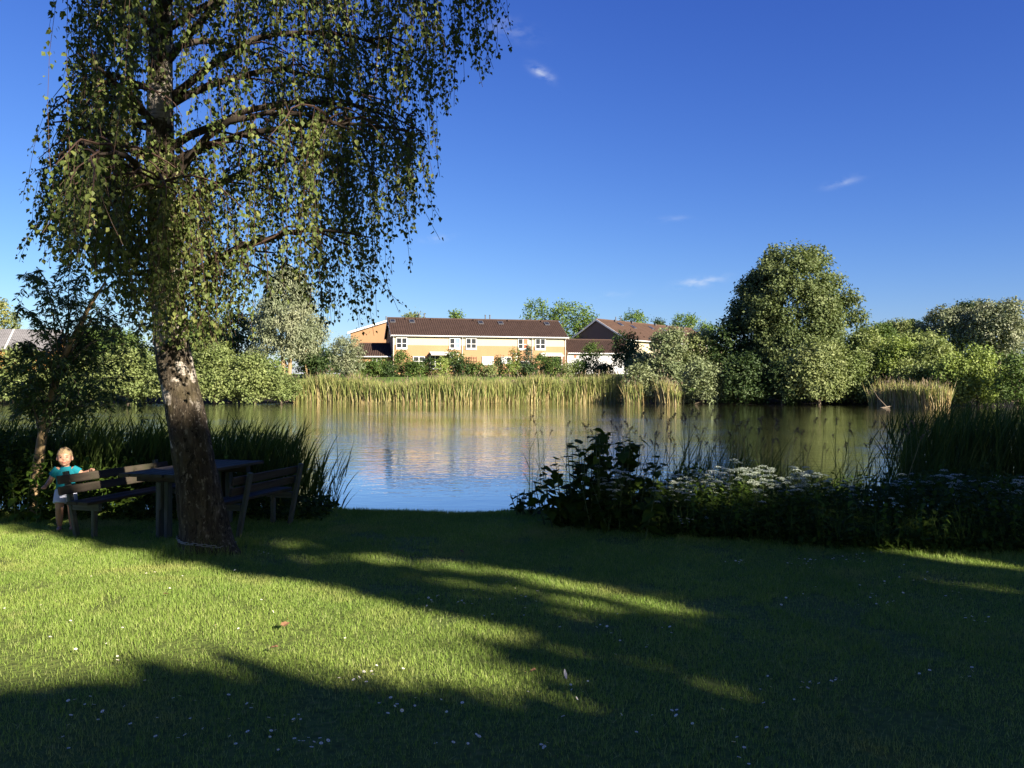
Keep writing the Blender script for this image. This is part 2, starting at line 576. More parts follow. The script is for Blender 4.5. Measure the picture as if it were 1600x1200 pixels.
def birch_bark():
    t = NT('birch_bark')
    pos = t.new('ShaderNodeTexCoord').outputs['Object']
    big = t.noise(3.2, 5, pos, (1, 1, 0.8), 0.6, 0.3)
    fis = t.noise(7, 6, pos, (1.6, 1.6, 0.45), 0.65, 0.5)
    lent = t.noise(10, 3, pos, (1, 1, 7))
    sep = t.new('ShaderNodeSeparateXYZ')
    t.l.new(pos, sep.inputs[0])
    # share of white bark: little near the foot, patches from 1.2 m up
    mr = t.new('ShaderNodeMapRange')
    mr.inputs['From Min'].default_value = 0.7
    mr.inputs['From Max'].default_value = 2.0
    mr.inputs['To Min'].default_value = -0.12
    mr.inputs['To Max'].default_value = 0.08
    t.l.new(sep.outputs[2], mr.inputs['Value'])
    add = t.new('ShaderNodeMath', operation='ADD')
    t.l.new(big, add.inputs[0])
    t.l.new(mr.outputs[0], add.inputs[1])
    white = t.ramp(add.outputs[0], [(0.585, (0, 0, 0)), (0.62, (1, 1, 1))])
    dark = t.ramp(fis, [(0.32, (0.018, 0.014, 0.011)), (0.52, (0.060, 0.047, 0.033)), (0.66, (0.11, 0.092, 0.067)), (0.76, (0.26, 0.23, 0.19))])
    moss = t.ramp(t.noise(2.1, 3, pos), [(0.5, (0, 0, 0)), (0.68, (0.6, 0.6, 0.6))])
    dark = t.mix(moss, dark, (0.06, 0.052, 0.02))
    wcol = t.ramp(lent, [(0.36, (0.08, 0.07, 0.055)), (0.45, (0.34, 0.30, 0.26)), (0.7, (0.44, 0.40, 0.35))])
    fleck = t.noise(34, 3, pos, (1, 1, 0.5), 0.6)
    dark = t.mix(t.ramp(fleck, [(0.58, (0, 0, 0)), (0.68, (0.75, 0.75, 0.75))]), dark, (0.24, 0.21, 0.17))
    crack = t.noise(16, 5, pos, (1.4, 1.4, 0.5), 0.7, 1.2)
    dark = t.mix(t.ramp(crack, [(0.36, (1, 1, 1)), (0.46, (0, 0, 0))]), dark, (0.012, 0.010, 0.008))
    t.color(t.mix(white, dark, wcol))
    hsum = t.new('ShaderNodeMath', operation='ADD')
    t.l.new(fis, hsum.inputs[0])
    t.l.new(crack, hsum.inputs[1])
    t.bump(hsum.outputs[0], 1.0, 0.035)
    return t.set(0.9, 0.15)


M['birchbark'] = birch_bark()


def lawn_mat():
    t = NT('lawn_turf')
    pos = t.new('ShaderNodeNewGeometry').outputs['Position']
    a = t.noise(0.5, 4, pos)
    b = t.noise(22, 5, pos)
    col = t.ramp(b, [(0.3, (0.06, 0.075, 0.02)), (0.55, (0.11, 0.16, 0.035)), (0.75, (0.20, 0.20, 0.07))])
    col = t.mix(t.ramp(a, [(0.35, (0, 0, 0)), (0.7, (0.6, 0.6, 0.6))]), col, (0.11, 0.13, 0.03))
    t.color(col)
    t.bump(b, 0.8, 0.03)
    return t.set(0.9, 0.15)


M['lawn'] = lawn_mat()


def bank_mat():
    t = NT('far_bank_turf')
    pos = t.new('ShaderNodeNewGeometry').outputs['Position']
    a = t.noise(0.18, 5, pos)
    col = t.ramp(a, [(0.3, (0.05, 0.09, 0.02)), (0.55, (0.09, 0.15, 0.025)), (0.75, (0.16, 0.18, 0.05))])
    sz = t.new('ShaderNodeSeparateXYZ')
    t.l.new(pos, sz.inputs[0])
    low_dark = t.ramp(sz.outputs[2], [(0.25, (1, 1, 1)), (0.75, (0, 0, 0))])  # bank colour falls to near black towards the waterline
    col = t.mix(low_dark, col, (0.016, 0.014, 0.010))
    t.color(col)
    t.bump(t.noise(6, 4, pos), 0.8, 0.1)
    return t.set(0.9, 0.15)


M['bank'] = bank_mat()


def water_mat():
    t = NT('lake_water')
    pos = t.new('ShaderNodeNewGeometry').outputs['Position']
    a = t.noise(2.6, 3, pos, (0.55, 1.0, 1), 0.6, 0.3)
    b = t.noise(9.0, 2, pos, (0.7, 1.0, 1))
    c = t.noise(0.08, 3, pos, (1, 1.6, 1), 0.5)
    amp = t.ramp(c, [(0.35, (0.35, 0.35, 0.35)), (0.65, (1, 1, 1))])
    s = t.new('ShaderNodeMath', operation='MULTIPLY_ADD')
    t.l.new(b, s.inputs[0])
    s.inputs[1].default_value = 0.25
    t.l.new(a, s.inputs[2])
    sy = t.new('ShaderNodeSeparateXYZ')
    t.l.new(pos, sy.inputs[0])
    calm = t.new('ShaderNodeMapRange')                      # sheltered, calm water along the near bank
    calm.inputs['From Min'].default_value = 13.5
    calm.inputs['From Max'].default_value = 24.0
    calm.inputs['To Min'].default_value = 0.08
    calm.inputs['To Max'].default_value = 1.0
    t.l.new(sy.outputs[1], calm.inputs['Value'])
    am = t.new('ShaderNodeMath', operation='MULTIPLY')
    t.l.new(amp, am.inputs[0])
    t.l.new(calm.outputs[0], am.inputs[1])
    amp = am.outputs[0]
    mu = t.new('ShaderNodeMath', operation='MULTIPLY')
    t.l.new(s.outputs[0], mu.inputs[0])
    t.l.new(amp, mu.inputs[1])
    bn = t.bump(mu.outputs[0], 1.0, 0.029)
    t.b.inputs['Coat Weight'].default_value = 1.0
    t.b.inputs['Coat IOR'].default_value = 1.4
    t.b.inputs['Coat Roughness'].default_value = 0.03
    t.l.new(bn.outputs[0], t.b.inputs['Coat Normal'])
    t.color((0.028, 0.021, 0.011))
    t.b.inputs['IOR'].default_value = 1.55
    t.b.inputs['Roughness'].default_value = 0.04
    t.b.inputs['Specular IOR Level'].default_value = 0.5
    return t.m


M['water'] = water_mat()

# ------------------------------------------------------------------ terrain and water
WATER_Z = -0.36
BANK_Y = 10.75


def shore_y(x):
    return 80 - 3 * smooth(12, 26, x) - 8 * smooth(26, 42, x) - 6 * smooth(42, 70, x) + 1.2 * np.sin(np.asarray(x) * 0.23)


def near_z(x, y):
    x, y = np.asarray(x, float), np.asarray(y, float)
    b = BANK_Y + 0.12 * np.sin(x * 1.7) + 0.08 * np.sin(x * 4.1 + 1)
    z = -1.5 * smooth(0, 3.6, y - b)
    q = np.stack([x.ravel() * 0.8, y.ravel() * 0.8, np.zeros(x.size)], 1)
    return z + ((vnoise(q) - 0.5) * 0.05).reshape(x.shape)


def far_z(x, y):
    d = np.asarray(y, float) - shore_y(x)
    z = WATER_Z - 1.14 * smooth(0, 12, -d) + 2.7 * smooth(-0.5, 19, d) + 0.55 * smooth(18, 34, d)
    return z


def grid(name, xs, ys, fn, mat):
    X, Y = np.meshgrid(xs, ys)
    Z = fn(X, Y)
    v = np.stack([X, Y, Z], -1).reshape(-1, 3)
    nx, ny = len(xs), len(ys)
    i = np.arange(ny - 1)[:, None] * nx + np.arange(nx - 1)[None]
    f = np.stack([i, i + 1, i + nx + 1, i + nx], -1).reshape(-1, 4)
    mb = MB()
    mb.add(v, f)
    o = mb.build(name, mat, None, True)
    o['kind'] = 'structure'
    return o


xs = np.concatenate([np.array([-2500, -900, -300, -120, -60, -30, -18]), np.arange(-12, 12.01, 0.15), np.array([18, 30, 60, 120, 300, 900, 2500])])
ys = np.concatenate([np.array([-900, -200, -60, -30, -15, -6, 0]), np.arange(2, 15.01, 0.12), np.array([18, 25, 40])])
grid('lawn', xs, ys, near_z, M['lawn'])
xs = np.concatenate([np.array([-2500, -900, -300, -150]), np.arange(-100, 100.1, 2.0), np.array([150, 300, 900, 2500])])
ys = np.concatenate([np.array([40, 55, 60]), np.arange(62, 122, 1.5), np.array([130, 150, 200, 400, 1000, 4000])])
grid('far_bank', xs, ys, far_z, M['bank'])
grid('lake_water', np.array([-600, 0, 600.0]), np.array([8.5, 40, 110.0]), lambda x, y: x * 0 + WATER_Z, M['water'])

# ------------------------------------------------------------------ houses across the lake
def corrugated(mb, o, ex, ey, nx, amp=0.035, rows=14, mi=0):
    """pantile roof plane: waves along ex, stepped rows along ey (o = eave corner)"""
    o, ex, ey = map(lambda a: np.asarray(a, float), (o, ex, ey))
    nn = norm(np.cross(ex, ey))
    k = nx * 4 + 1
    u = np.linspace(0, 1, k)
    wave = np.sin(np.arange(k) * math.pi / 2) * amp
    vv, ff = [], []
    for r in range(rows):
        for e, lift in ((r / rows, 0.035), ((r + 1) / rows + 0.004, 0.0)):
            vv.append(o + u[:, None] * ex + e * ey + nn * (wave + lift)[:, None])
        a = r * 2 * k
        i = np.arange(k - 1)
        ff.append(np.stack([a + i, a + i + 1, a + k + i + 1, a + k + i], -1))
    mb.add(np.concatenate(vv), np.concatenate(ff), mi)
    # underside board
    mb.add([o - nn * 0.06, o + ex - nn * 0.06, o + ex + ey - nn * 0.06, o + ey - nn * 0.06], [[0, 3, 2, 1]], mi)


class Face:
    """a facade seen in the photo: left and right ends given as photo columns at depths"""

    def __init__(self, pxl, Yl, pxr, Yr, zb):
        self.A = np.array([(pxl - 800) / FPX * Yl, Yl])
        B = np.array([(pxr - 800) / FPX * Yr, Yr])
        self.L = float(np.linalg.norm(B - self.A))
        self.d = (B - self.A) / self.L
        self.rz = math.atan2(self.d[1], self.d[0])
        self.zb = zb

    def x(self, c):
        k = (c - 800) / FPX
        return float((k * self.A[1] - self.A[0]) / (self.d[0] - k * self.d[1]))

    def z(self, c, y):
        Y = self.A[1] + self.x(c) * self.d[1]
        return EYE + (HOR - y) / FPX * Y - self.zb


def gable_house(F, root, depth, eave, ridge, wall_mat, roof_mat, over=0.5, side=0.35, upper=None, upper_z=None, waves=None):
    """walls, gables, roof, gutter in root's local frame (x along the facade, y away from the lake)"""
    L = F.L
    mb = MB()
    top = eave if upper is None else upper_z
    ap = ridge - 0.12
    mb.add([[0, 0, -1], [L, 0, -1], [L, 0, top], [0, 0, top]], [[0, 1, 2, 3]])
    mb.add([[0, depth, -1], [L, depth, -1], [L, depth, eave], [0, depth, eave]], [[1, 0, 3, 2]])
    for xx, fl in ((0, False), (L, True)):
        v = [[xx, 0, -1], [xx, depth, -1], [xx, depth, eave], [xx, depth / 2, ap], [xx, 0, eave]]
        f = [[0, 4, 3, 2], [0, 2, 1, 0]] if not fl else [[0, 2, 3, 4]]
        mb.add(v, [[0, 4, 2, 1]] if not fl else [[0, 1, 2, 4]])
        mb.add(v, [[4, 3, 2]] if not fl else [[2, 3, 4]])
    wall = mb.build('wall', wall_mat, root)
    if upper is not None:
        m2 = MB()
        m2.box([L / 2, 0.04, (upper_z + eave) / 2], [L - 0.004, 0.14, eave - upper_z])
        m2.build('upper_wall', upper, root)
    # roof: two tiled planes
    slope = (ridge - eave) / (depth / 2)
    e0 = -over
    ze = eave + 0.10 - over * slope
    m3 = MB()
    n = waves or max(8, int(L / 0.30))
    corrugated(m3, [-side, e0, ze], [L + 2 * side, 0, 0], [0, depth / 2 + over, ridge + 0.1 - ze], n)
    corrugated(m3, [L + side, depth + over, ze], [-(L + 2 * side), 0, 0], [0, -(depth / 2 + over), ridge + 0.1 - ze], n)
    m3.tube([[-side, depth / 2, ridge + 0.12], [L + side, depth / 2, ridge + 0.12]], 0.13, 8)
    roof = m3.build('roof', roof_mat, root)
    g = MB()
    g.tube([[-side, e0 - 0.06, ze - 0.04], [L + side, e0 - 0.06, ze - 0.04]], 0.075, 8)
    g.box([L / 2, e0 + 0.03, ze - 0.03], [L + 2 * side, 0.03, 0.20])
    g.build('gutter', M['paint_white'], root)
    for xx in (-side, L + side):
        b = MB()
        for s in (0, 1):
            y0, y1 = (e0, depth / 2) if s == 0 else (depth / 2, depth + over)
            z0, z1 = (ze, ridge + 0.06) if s == 0 else (ridge + 0.06, ze)
            v = []
            for x2 in (xx - 0.02, xx + 0.02):
                v += [[x2, y0, z0 - 0.22], [x2, y1, z1 - 0.22], [x2, y1, z1], [x2, y0, z0]]
            b.add(v, [[0, 1, 2, 3], [7, 6, 5, 4], [0, 4, 5, 1], [3, 2, 6, 7], [0, 3, 7, 4], [1, 5, 6, 2]])
        b.build('barge_board', M['paint_white'], root)
    return roof, slope, ze


def window(root, x, z, w, h, panes=('glass', 'glass'), split=0.55, apron=0.0, name='window', y=0.0):
    """white casement window: frame with mullion and rail, panes set back"""
    f = MB()
    t = 0.09
    yy = y - 0.06
    f.box([x, yy, z + h / 2 - t / 2], [w, 0.12, t])
    f.box([x, yy, z - h / 2 + t / 2], [w, 0.12, t])
    n = len(panes)
    for k in range(n + 1):
        xx = x - w / 2 + t / 2 + (w - t) * k / n
        f.box([xx, yy + 0.001, z], [t if k in (0, n) else t * 1.4, 0.118, h - 2 * t])
    cw = (w - t) / n
    if split:
        for k in range(n):
            xx = x - w / 2 + t / 2 + cw * (k + 0.5)
            f.box([xx, yy + 0.004, z - h / 2 + h * (1 - split)], [cw - 1.2 * t, 0.10, 0.07])
    f.box([x, yy - 0.03, z - h / 2 - 0.03], [w + 0.1, 0.17, 0.05])
    if apron:
        f.box([x, y - 0.03, z - h / 2 - 0.055 - apron / 2], [w + 0.06, 0.07, apron])
    fo = f.build(name, M['paint_white'], root)
    for k, m in enumerate(panes):
        p = MB()
        xx = x - w / 2 + t / 2 + cw * (k + 0.5)
        p.box([xx, yy + 0.045, z], [cw - 0.06, 0.012, h - 1.6 * t])
        p.build('pane', M[m], fo)
    return fo


HZ = 2.82
F = Face(614, 110, 884, 116, HZ)
house = thing('terraced_house', 'long two-storey apricot house with brown tiled roof and cream upper band across the lake', 'house', (F.A[0], F.A[1], HZ), F.rz)
eave = F.z(750, 527.5) + 0.25
roof, slope, ze = gable_house(F, house, 9.2, eave, eave + 2.5, M['orange'], M['tile_brown'], over=0.4, upper=M['cream'], upper_z=F.z(750, 540.5))
for c, pn in ((627.5, ('glass', 'glass')), (710.5, ('glass', 'curtain_blue')), (736, ('glass', 'glass')), (817, ('glass', 'curtain_red')), (844, ('glass', 'glass'))):
    window(house, F.x(c), F.z(c, 535.8 + (c - 627) * 0.008), 1.5, 1.45, pn, 0.55, 0.12, y=-0.03)
for c, y, w, h, pn in ((654.5, 564.5, 1.65, 1.35, ('glass', 'glass')), (762, 563.5, 1.65, 1.15, ('blind', 'blind')), (791, 562.5, 1.5, 0.9, ('blind', 'glass')),
                       (819, 568.5, 1.5, 0.8, ('glass',))):
    window(house, F.x(c), F.z(c, y), w, h, pn, 0.5 if 'blind' not in pn and len(pn) > 1 else 0)
window(house, F.x(680), F.z(680, 566), 1.5, 1.9, ('glass', 'glass'), 0, name='terrace_door')
window(house, F.x(873), F.z(873, 566), 1.0, 2.0, ('glass',), 0, name='terrace_door')
d = MB()
d.box([F.x(878.5), -0.05, F.z(878, 566)], [0.5, 0.1, 2.0])
d.build('door_leaf', M['brown_door'], house)
tr = MB()                                                     # wooden trellis frame on the wall
for k in range(5):
    tr.box([F.x(729) + 1.4 * k / 4, -0.06, F.z(736, 564)], [0.05, 0.04, 1.2])
for k in range(3):
    tr.box([F.x(729) + 0.7, -0.09, F.z(736, 559) - 0.5 * k], [1.45, 0.04, 0.05])
tr.build('trellis', M['brown_door'], house)
for c0, c1, y, out in ((671, 708, 553.5, 1.6), (843, 878, 555, 1.1)):
    a = MB()
    x0, x1, z1 = F.x(c0), F.x(c1), F.z((c0 + c1) / 2, y)
    a.add([[x0, -0.05, z1 + 0.25], [x1, -0.05, z1 + 0.25], [x1, -out, z1 - 0.05], [x0, -out, z1 - 0.05]], [[0, 1, 2, 3]])
    a.box([(x0 + x1) / 2, -out, z1 - 0.12], [x1 - x0, 0.06, 0.16])
    a.box([(x0 + x1) / 2, -0.1, z1 + 0.28], [x1 - x0, 0.16, 0.14])
    a.build('awning', M['awning'], house)
for c in (614.5, 722, 831, 883):
    p = MB()
    x = F.x(c)
    p.tube([[x, -0.5, ze - 0.05], [x, -0.12, ze - 0.35], [x, -0.10, ze - 0.6], [x, -0.10, -0.5]], 0.055, 8)
    p.build('downpipe', M['paint_white'], house)
rt = MB()                                                     # rafter ends under the eave
rt.box([0, -0.19, ze - 0.02], [0.07, 0.34, 0.12])
rt_me = rt.mesh('rafter_end', M['paint_white'])
for k in range(28):
    link('rafter_end', rt_me, house, Matrix.Translation((0.4 + k * (F.L - 0.8) / 27, 0, 0)))
for c, y in ((622, 502.5), (652, 503), (759, 505), (790, 505.5), (862, 506)):
    yy = 4.6 * (1 - 0.22)
    z = ze + (yy + 0.4) * (eave + 2.6 - ze) / 5.0
    Yd = F.A[1] + F.x(c) * F.d[1]
    sa = math.atan((eave + 2.6 - ze) / 5.0)
    ax = [[1, 0, 0], [0, math.cos(sa), math.sin(sa)], [0, -math.sin(sa), math.cos(sa)]]
    s = MB()
    xx = F.x(c) * 1.0 + (c - 750) * 0.003
    s.box([xx, yy, z + 0.08], [0.75, 0.95, 0.14], ax)
    so = s.build('skylight', M['pipe_grey'], roof)
    g = MB()
    g.box(np.array([xx, yy, z + 0.08]) + np.array(ax[2]) * 0.074, [0.58, 0.75, 0.012], ax)
    g.build('pane', M['glass'], so)
for c in (666, 674, 769, 776):
    s = MB()
    x = F.x(c) + (c - 750) * 0.004
    s.tube([[x, 4.9, eave + 2.25], [x, 4.9, eave + 3.3]], 0.085, 8)
    s.tube([[x, 4.9, eave + 3.25], [x, 4.9, eave + 3.37]], 0.12, 8)
    s.build('flue_pipe', M['pipe_grey'], roof)
for c in (645, 661, 684, 750, 803, 855):
    s = MB()
    x = F.x(c) + (c - 750) * 0.004
    s.box([x, 4.25, eave + 2.55], [0.22, 0.3, 0.26])
    s.build('roof_vent', M['tile_brown'], roof)

# low wing on the left, with its own roof
F2 = Face(556, 111, 611.5, 111.2, HZ)
wing = thing('low_wing', 'single-storey apricot wing with brown roof left of the long house', 'house', (F2.A[0], F2.A[1], HZ), F2.rz)
e2 = F2.z(590, 556)
gable_house(F2, wing, 6.0, e2, e2 + 1.7, M['orange'], M['tile_brown'], side=0.02, over=0.35)
window(wing, F2.x(589), F2.z(589, 563), 1.3, 1.2, ('glass', 'glass'), 0)
# tall gable behind it: gable wall faces the lake
F3 = Face(548, 121, 690, 121, HZ)
gab = thing('gabled_house', 'apricot gable with white barge boards behind the low wing', 'house', (F3.A[0], F3.A[1], HZ), 0)
mb = MB()
zl, za = F3.z(566, 514), F3.z(617, 498.5)
xl, xa = F3.x(566), F3.x(617)
sl = (za - zl) / (xa - xl)
hw = xa - F3.x(548)
ev = za - sl * hw
mb.add([[xa - hw, 0, -1], [xa + hw, 0, -1], [xa + hw, 0, ev], [xa, 0, za], [xa - hw, 0, ev],
        [xa - hw, 12, -1], [xa + hw, 12, -1], [xa + hw, 12, ev], [xa, 12, za], [xa - hw, 12, ev]],
       [[0, 1, 2, 4], [6, 5, 9, 7], [1, 6, 7, 2], [5, 0, 4, 9]])
mb.f.append((np.array([[4, 2, 3], [7, 9, 8]]), 0))
mb.build('wall', M['orange'], gab)
m3 = MB()
for s in (-1, 1):
    o = [xa + s * (hw + 0.4), -0.3 if s > 0 else 12.3, ev - sl * 0.4 + 0.12]
    corrugated(m3, o, [0, 12.6 * (1 if s > 0 else -1), 0], [-s * (hw + 0.4), 0, sl * (hw + 0.4)], 42)
m3.build('roof', M['tile_brown'], gab)
for s in (-1, 1):
    b = MB()
    v = []
    for y in (-0.36, -0.28):
        v += [[xa, y, za - 0.12], [xa + s * (hw + 0.4), y, ev - sl * 0.4 - 0.12], [xa + s * (hw + 0.4), y, ev - sl * 0.4 + 0.2], [xa, y, za + 0.2]]
    b.add(v, [[0, 1, 2, 3], [7, 6, 5, 4], [0, 4, 5, 1], [3, 2, 6, 7], [0, 3, 7, 4], [1, 5, 6, 2]])
    b.build('barge_board', M['paint_white'], gab)
p = MB()
p.tube([[F3.x(597), 4, za - 1.5], [F3.x(597), 4, za + 0.75]], 0.1, 8)
p.build('flue_pipe', M['pipe_grey'], gab)

# low white wing on the right
F4 = Face(886.5, 116.6, 985, 119, HZ)
ww = thing('white_wing', 'single-storey white wing with brown roof right of the long house', 'house', (F4.A[0], F4.A[1], HZ), F4.rz)
e4 = F4.z(905, 551)
gable_house(F4, ww, 7.0, e4, e4 + 1.95, M['white_wall'], M['tile_brown'], side=0.02, over=0.35)
rl = MB()
rl.bevbox([F4.x(899), -0.03, F4.z(899, 557)], [0.35, 0.06, 0.4])
rl.build('wall_lamp', M['curtain_red'], ww)

# the second long house, gable towards the left, roof falling to the right
GA = px(933, 500, 128)
rdv = norm(np.array([0.66, 0.75]))
rt2 = thing('long_roofed_house', 'brown gabled house with long warm brown roof behind the right bushes', 'house', (GA[0], GA[1], HZ), math.atan2(rdv[1], rdv[0]))
zr = GA[2] - HZ
ev5, hw5, ln5 = zr - 3.1, 5.4, 30.0
mb = MB()
mb.add([[0, -hw5, -1], [0, hw5, -1], [0, hw5, ev5], [0, -hw5, ev5], [0, 0, zr - 0.12],
        [ln5, -hw5, -1], [ln5, hw5, -1], [ln5, hw5, ev5], [ln5, -hw5, ev5], [ln5, 0, zr - 0.12]],
       [[1, 0, 3, 2], [0, 5, 8, 3], [6, 1, 2, 7], [5, 6, 7, 8]], 0)
mb.f.append((np.array([[2, 3, 4], [8, 7, 9]]), 1))
mb.build('wall', [M['cream'], M['grey_gable']], rt2)
gp = MB()
gp.add([[-0.03, -hw5, ev5 - 2.5], [-0.03, hw5, ev5 - 2.5], [-0.03, hw5, ev5], [-0.03, 0, zr - 0.14], [-0.03, -hw5, ev5]], [[0, 4, 2, 1]])
gp.f.append((np.array([[4, 3, 2]]), 0))
gp.build('gable_cladding', M['grey_gable'], rt2)
m3 = MB()
s5 = (zr - ev5) / hw5
corrugated(m3, [-0.3, -hw5 - 0.5, ev5 - 0.5 * s5 + 0.08], [ln5 + 0.6, 0, 0], [0, hw5 + 0.5, s5 * (hw5 + 0.5)], 100)
corrugated(m3, [ln5 + 0.3, hw5 + 0.5, ev5 - 0.5 * s5 + 0.08], [-ln5 - 0.6, 0, 0], [0, -hw5 - 0.5, s5 * (hw5 + 0.5)], 100)
m3.tube([[-0.3, 0, zr + 0.12], [ln5 + 0.3, 0, zr + 0.12]], 0.13, 8)
roof5 = m3.build('roof', M['tile_warm'], rt2)
for s in (-1, 1):
    b = MB()
    v = []
    for x in (-0.36, -0.28):
        v += [[x, 0, zr - 0.12], [x, s * (hw5 + 0.5), ev5 - 0.5 * s5 - 0.14], [x, s * (hw5 + 0.5), ev5 - 0.5 * s5 + 0.14], [x, 0, zr + 0.16]]
    b.add(v, [[0, 1, 2, 3], [7, 6, 5, 4], [0, 4, 5, 1], [3, 2, 6, 7], [0, 3, 7, 4], [1, 5, 6, 2]])
    b.build('barge_board', M['paint_white'], rt2)
g = MB()
g.tube([[-0.3, -hw5 - 0.56, ev5 - 0.5 * s5], [ln5 + 0.3, -hw5 - 0.56, ev5 - 0.5 * s5]], 0.09, 8)
g.build('gutter', M['paint_white'], rt2)
for x, fr in ((5, 0.2), (8, 0.3), (14, 0.25), (17.5, 0.3), (24, 0.3)):
    s = MB()
    sa = math.atan(s5)
    ax = [[1, 0, 0], [0, math.cos(sa), math.sin(sa)], [0, -math.sin(sa), math.cos(sa)]]
    c = np.array([x, -hw5 * fr, zr - s5 * hw5 * fr + 0.16])
    s.box(c, [0.8, 1.0, 0.14], ax)
    so = s.build('skylight', M['pipe_grey'], roof5)
    g = MB()
    g.box(c + np.array(ax[2]) * 0.074, [0.6, 0.8, 0.012], ax)
    g.build('pane', M['glass'], so)
for x in (6.0, 7.4):
    s = MB()
    s.tube([[x, 0.5, zr - 0.3], [x, 0.5, zr + 0.9]], 0.09, 8)
    s.build('flue_pipe', M['pipe_grey'], roof5)
for x in (4.6, 9.6, 17, 21, 27):
    s = MB()
    s.box([x, -0.3, zr + 0.12], [0.25, 0.3, 0.35])
    s.build('roof_vent', M['pipe_grey'], roof5)

# grey roofed house far left
GB = px(90, 516, 118)
hl = thing('grey_roofed_house', 'grey roofed house with orange gable end behind the left willows', 'house', (GB[0], GB[1], HZ), R(16))
zr = GB[2] - HZ
mb = MB()
mb.add([[-7.0, -4, -1], [0, -4, -1], [0, 4, -1], [-7.0, 4, -1], [-7.0, -4, zr - 2.9], [0, -4, zr - 2.9], [0, 4, zr - 2.9], [-7.0, 4, zr - 2.9], [-7.0, 0, zr - 0.1], [0, 0, zr - 0.1]],
       [[0, 1, 5, 4], [2, 3, 7, 6], [1, 2, 6, 5], [3, 0, 4, 7]])
mb.f.append((np.array([[5, 6, 9], [7, 4, 8]]), 0))
mb.build('wall', M['orange_wood'], hl)
m3 = MB()
sb = 2.9 / 4
corrugated(m3, [-7.3, -4.4, zr - 2.9 - 0.4 * sb + 0.06], [7.9, 0, 0], [0, 4.4, 4.4 * sb], 34, 0.02)
corrugated(m3, [0.6, 4.4, zr - 2.9 - 0.4 * sb + 0.06], [-7.9, 0, 0], [0, -4.4, 4.4 * sb], 34, 0.02)
hr = m3.build('roof', M['slate'], hl)
b = MB()
sa = math.atan(sb)
b.box([-5.6, -2.2, zr - 2.2 * sb + 0.12], [0.18, 5.2, 0.05], [[1, 0, 0], [0, math.cos(sa), math.sin(sa)], [0, -math.sin(sa), math.cos(sa)]])
b.build('roof_strip', M['paint_white'], hr)

# ------------------------------------------------------------------ trees and shrubs across the lake
def profile(kind, t):
    if kind == 'round':
        return (1 - np.abs(2 * t - 1) ** 2.3) ** (1 / 2.3)
    if kind == 'dome':
        return np.clip(1 - np.clip(t, 0, 1) ** 2.6, 0, 1) ** 0.5
    if kind == 'cone':
        return 1.02 - t
    if kind == 'egg':
        return np.sin(np.pi * np.clip(0.08 + 0.92 * t, 0, 1) ** 0.72) ** 0.75
    return np.ones_like(t)


def blob_leaves(mb, c, r, n, size, droop, aspect=0.62, mi=0, strag=0.12):
    """n leaves in sprigs over an uneven lump (centre c, radii r)"""
    k = max(1, n // 5)
    u = rdir(k)
    u[:, 2] = np.where(u[:, 2] < -0.35, -u[:, 2] * 0.8, u[:, 2])
    u = norm(u)
    nz = vnoise(u * 2.3 + np.asarray(c) * 0.7)
    rad = (0.55 + 0.62 * nz) * (1 - 0.55 * rng.random(k) ** 2.2) * (1 + strag * rng.normal(size=k))
    sp = np.asarray(c) + u * rad[:, None] * np.asarray(r)
    idx = np.repeat(np.arange(k), 5)
    m = len(idx)
    out = norm(u + rng.normal(size=u.shape) * 0.35 + np.array([0, 0, 0.35]))
    P = sp[idx] + out[idx] * (size * rng.uniform(-0.8, 2.6, (m, 1))) + rng.normal(size=(m, 3)) * size * 0.5
    N = norm(u[idx] * 1.0 + rng.normal(size=(m, 3)) * 0.5 + np.array([0, 0, 0.25]))
    D = norm(np.cross(N, rdir(m)) + u[idx] * 0.3 + np.array([0, 0, -droop]))
    L = size * rng.uniform(0.7, 1.35, m)
    mb.leaves(P, D, N, L, L * aspect)


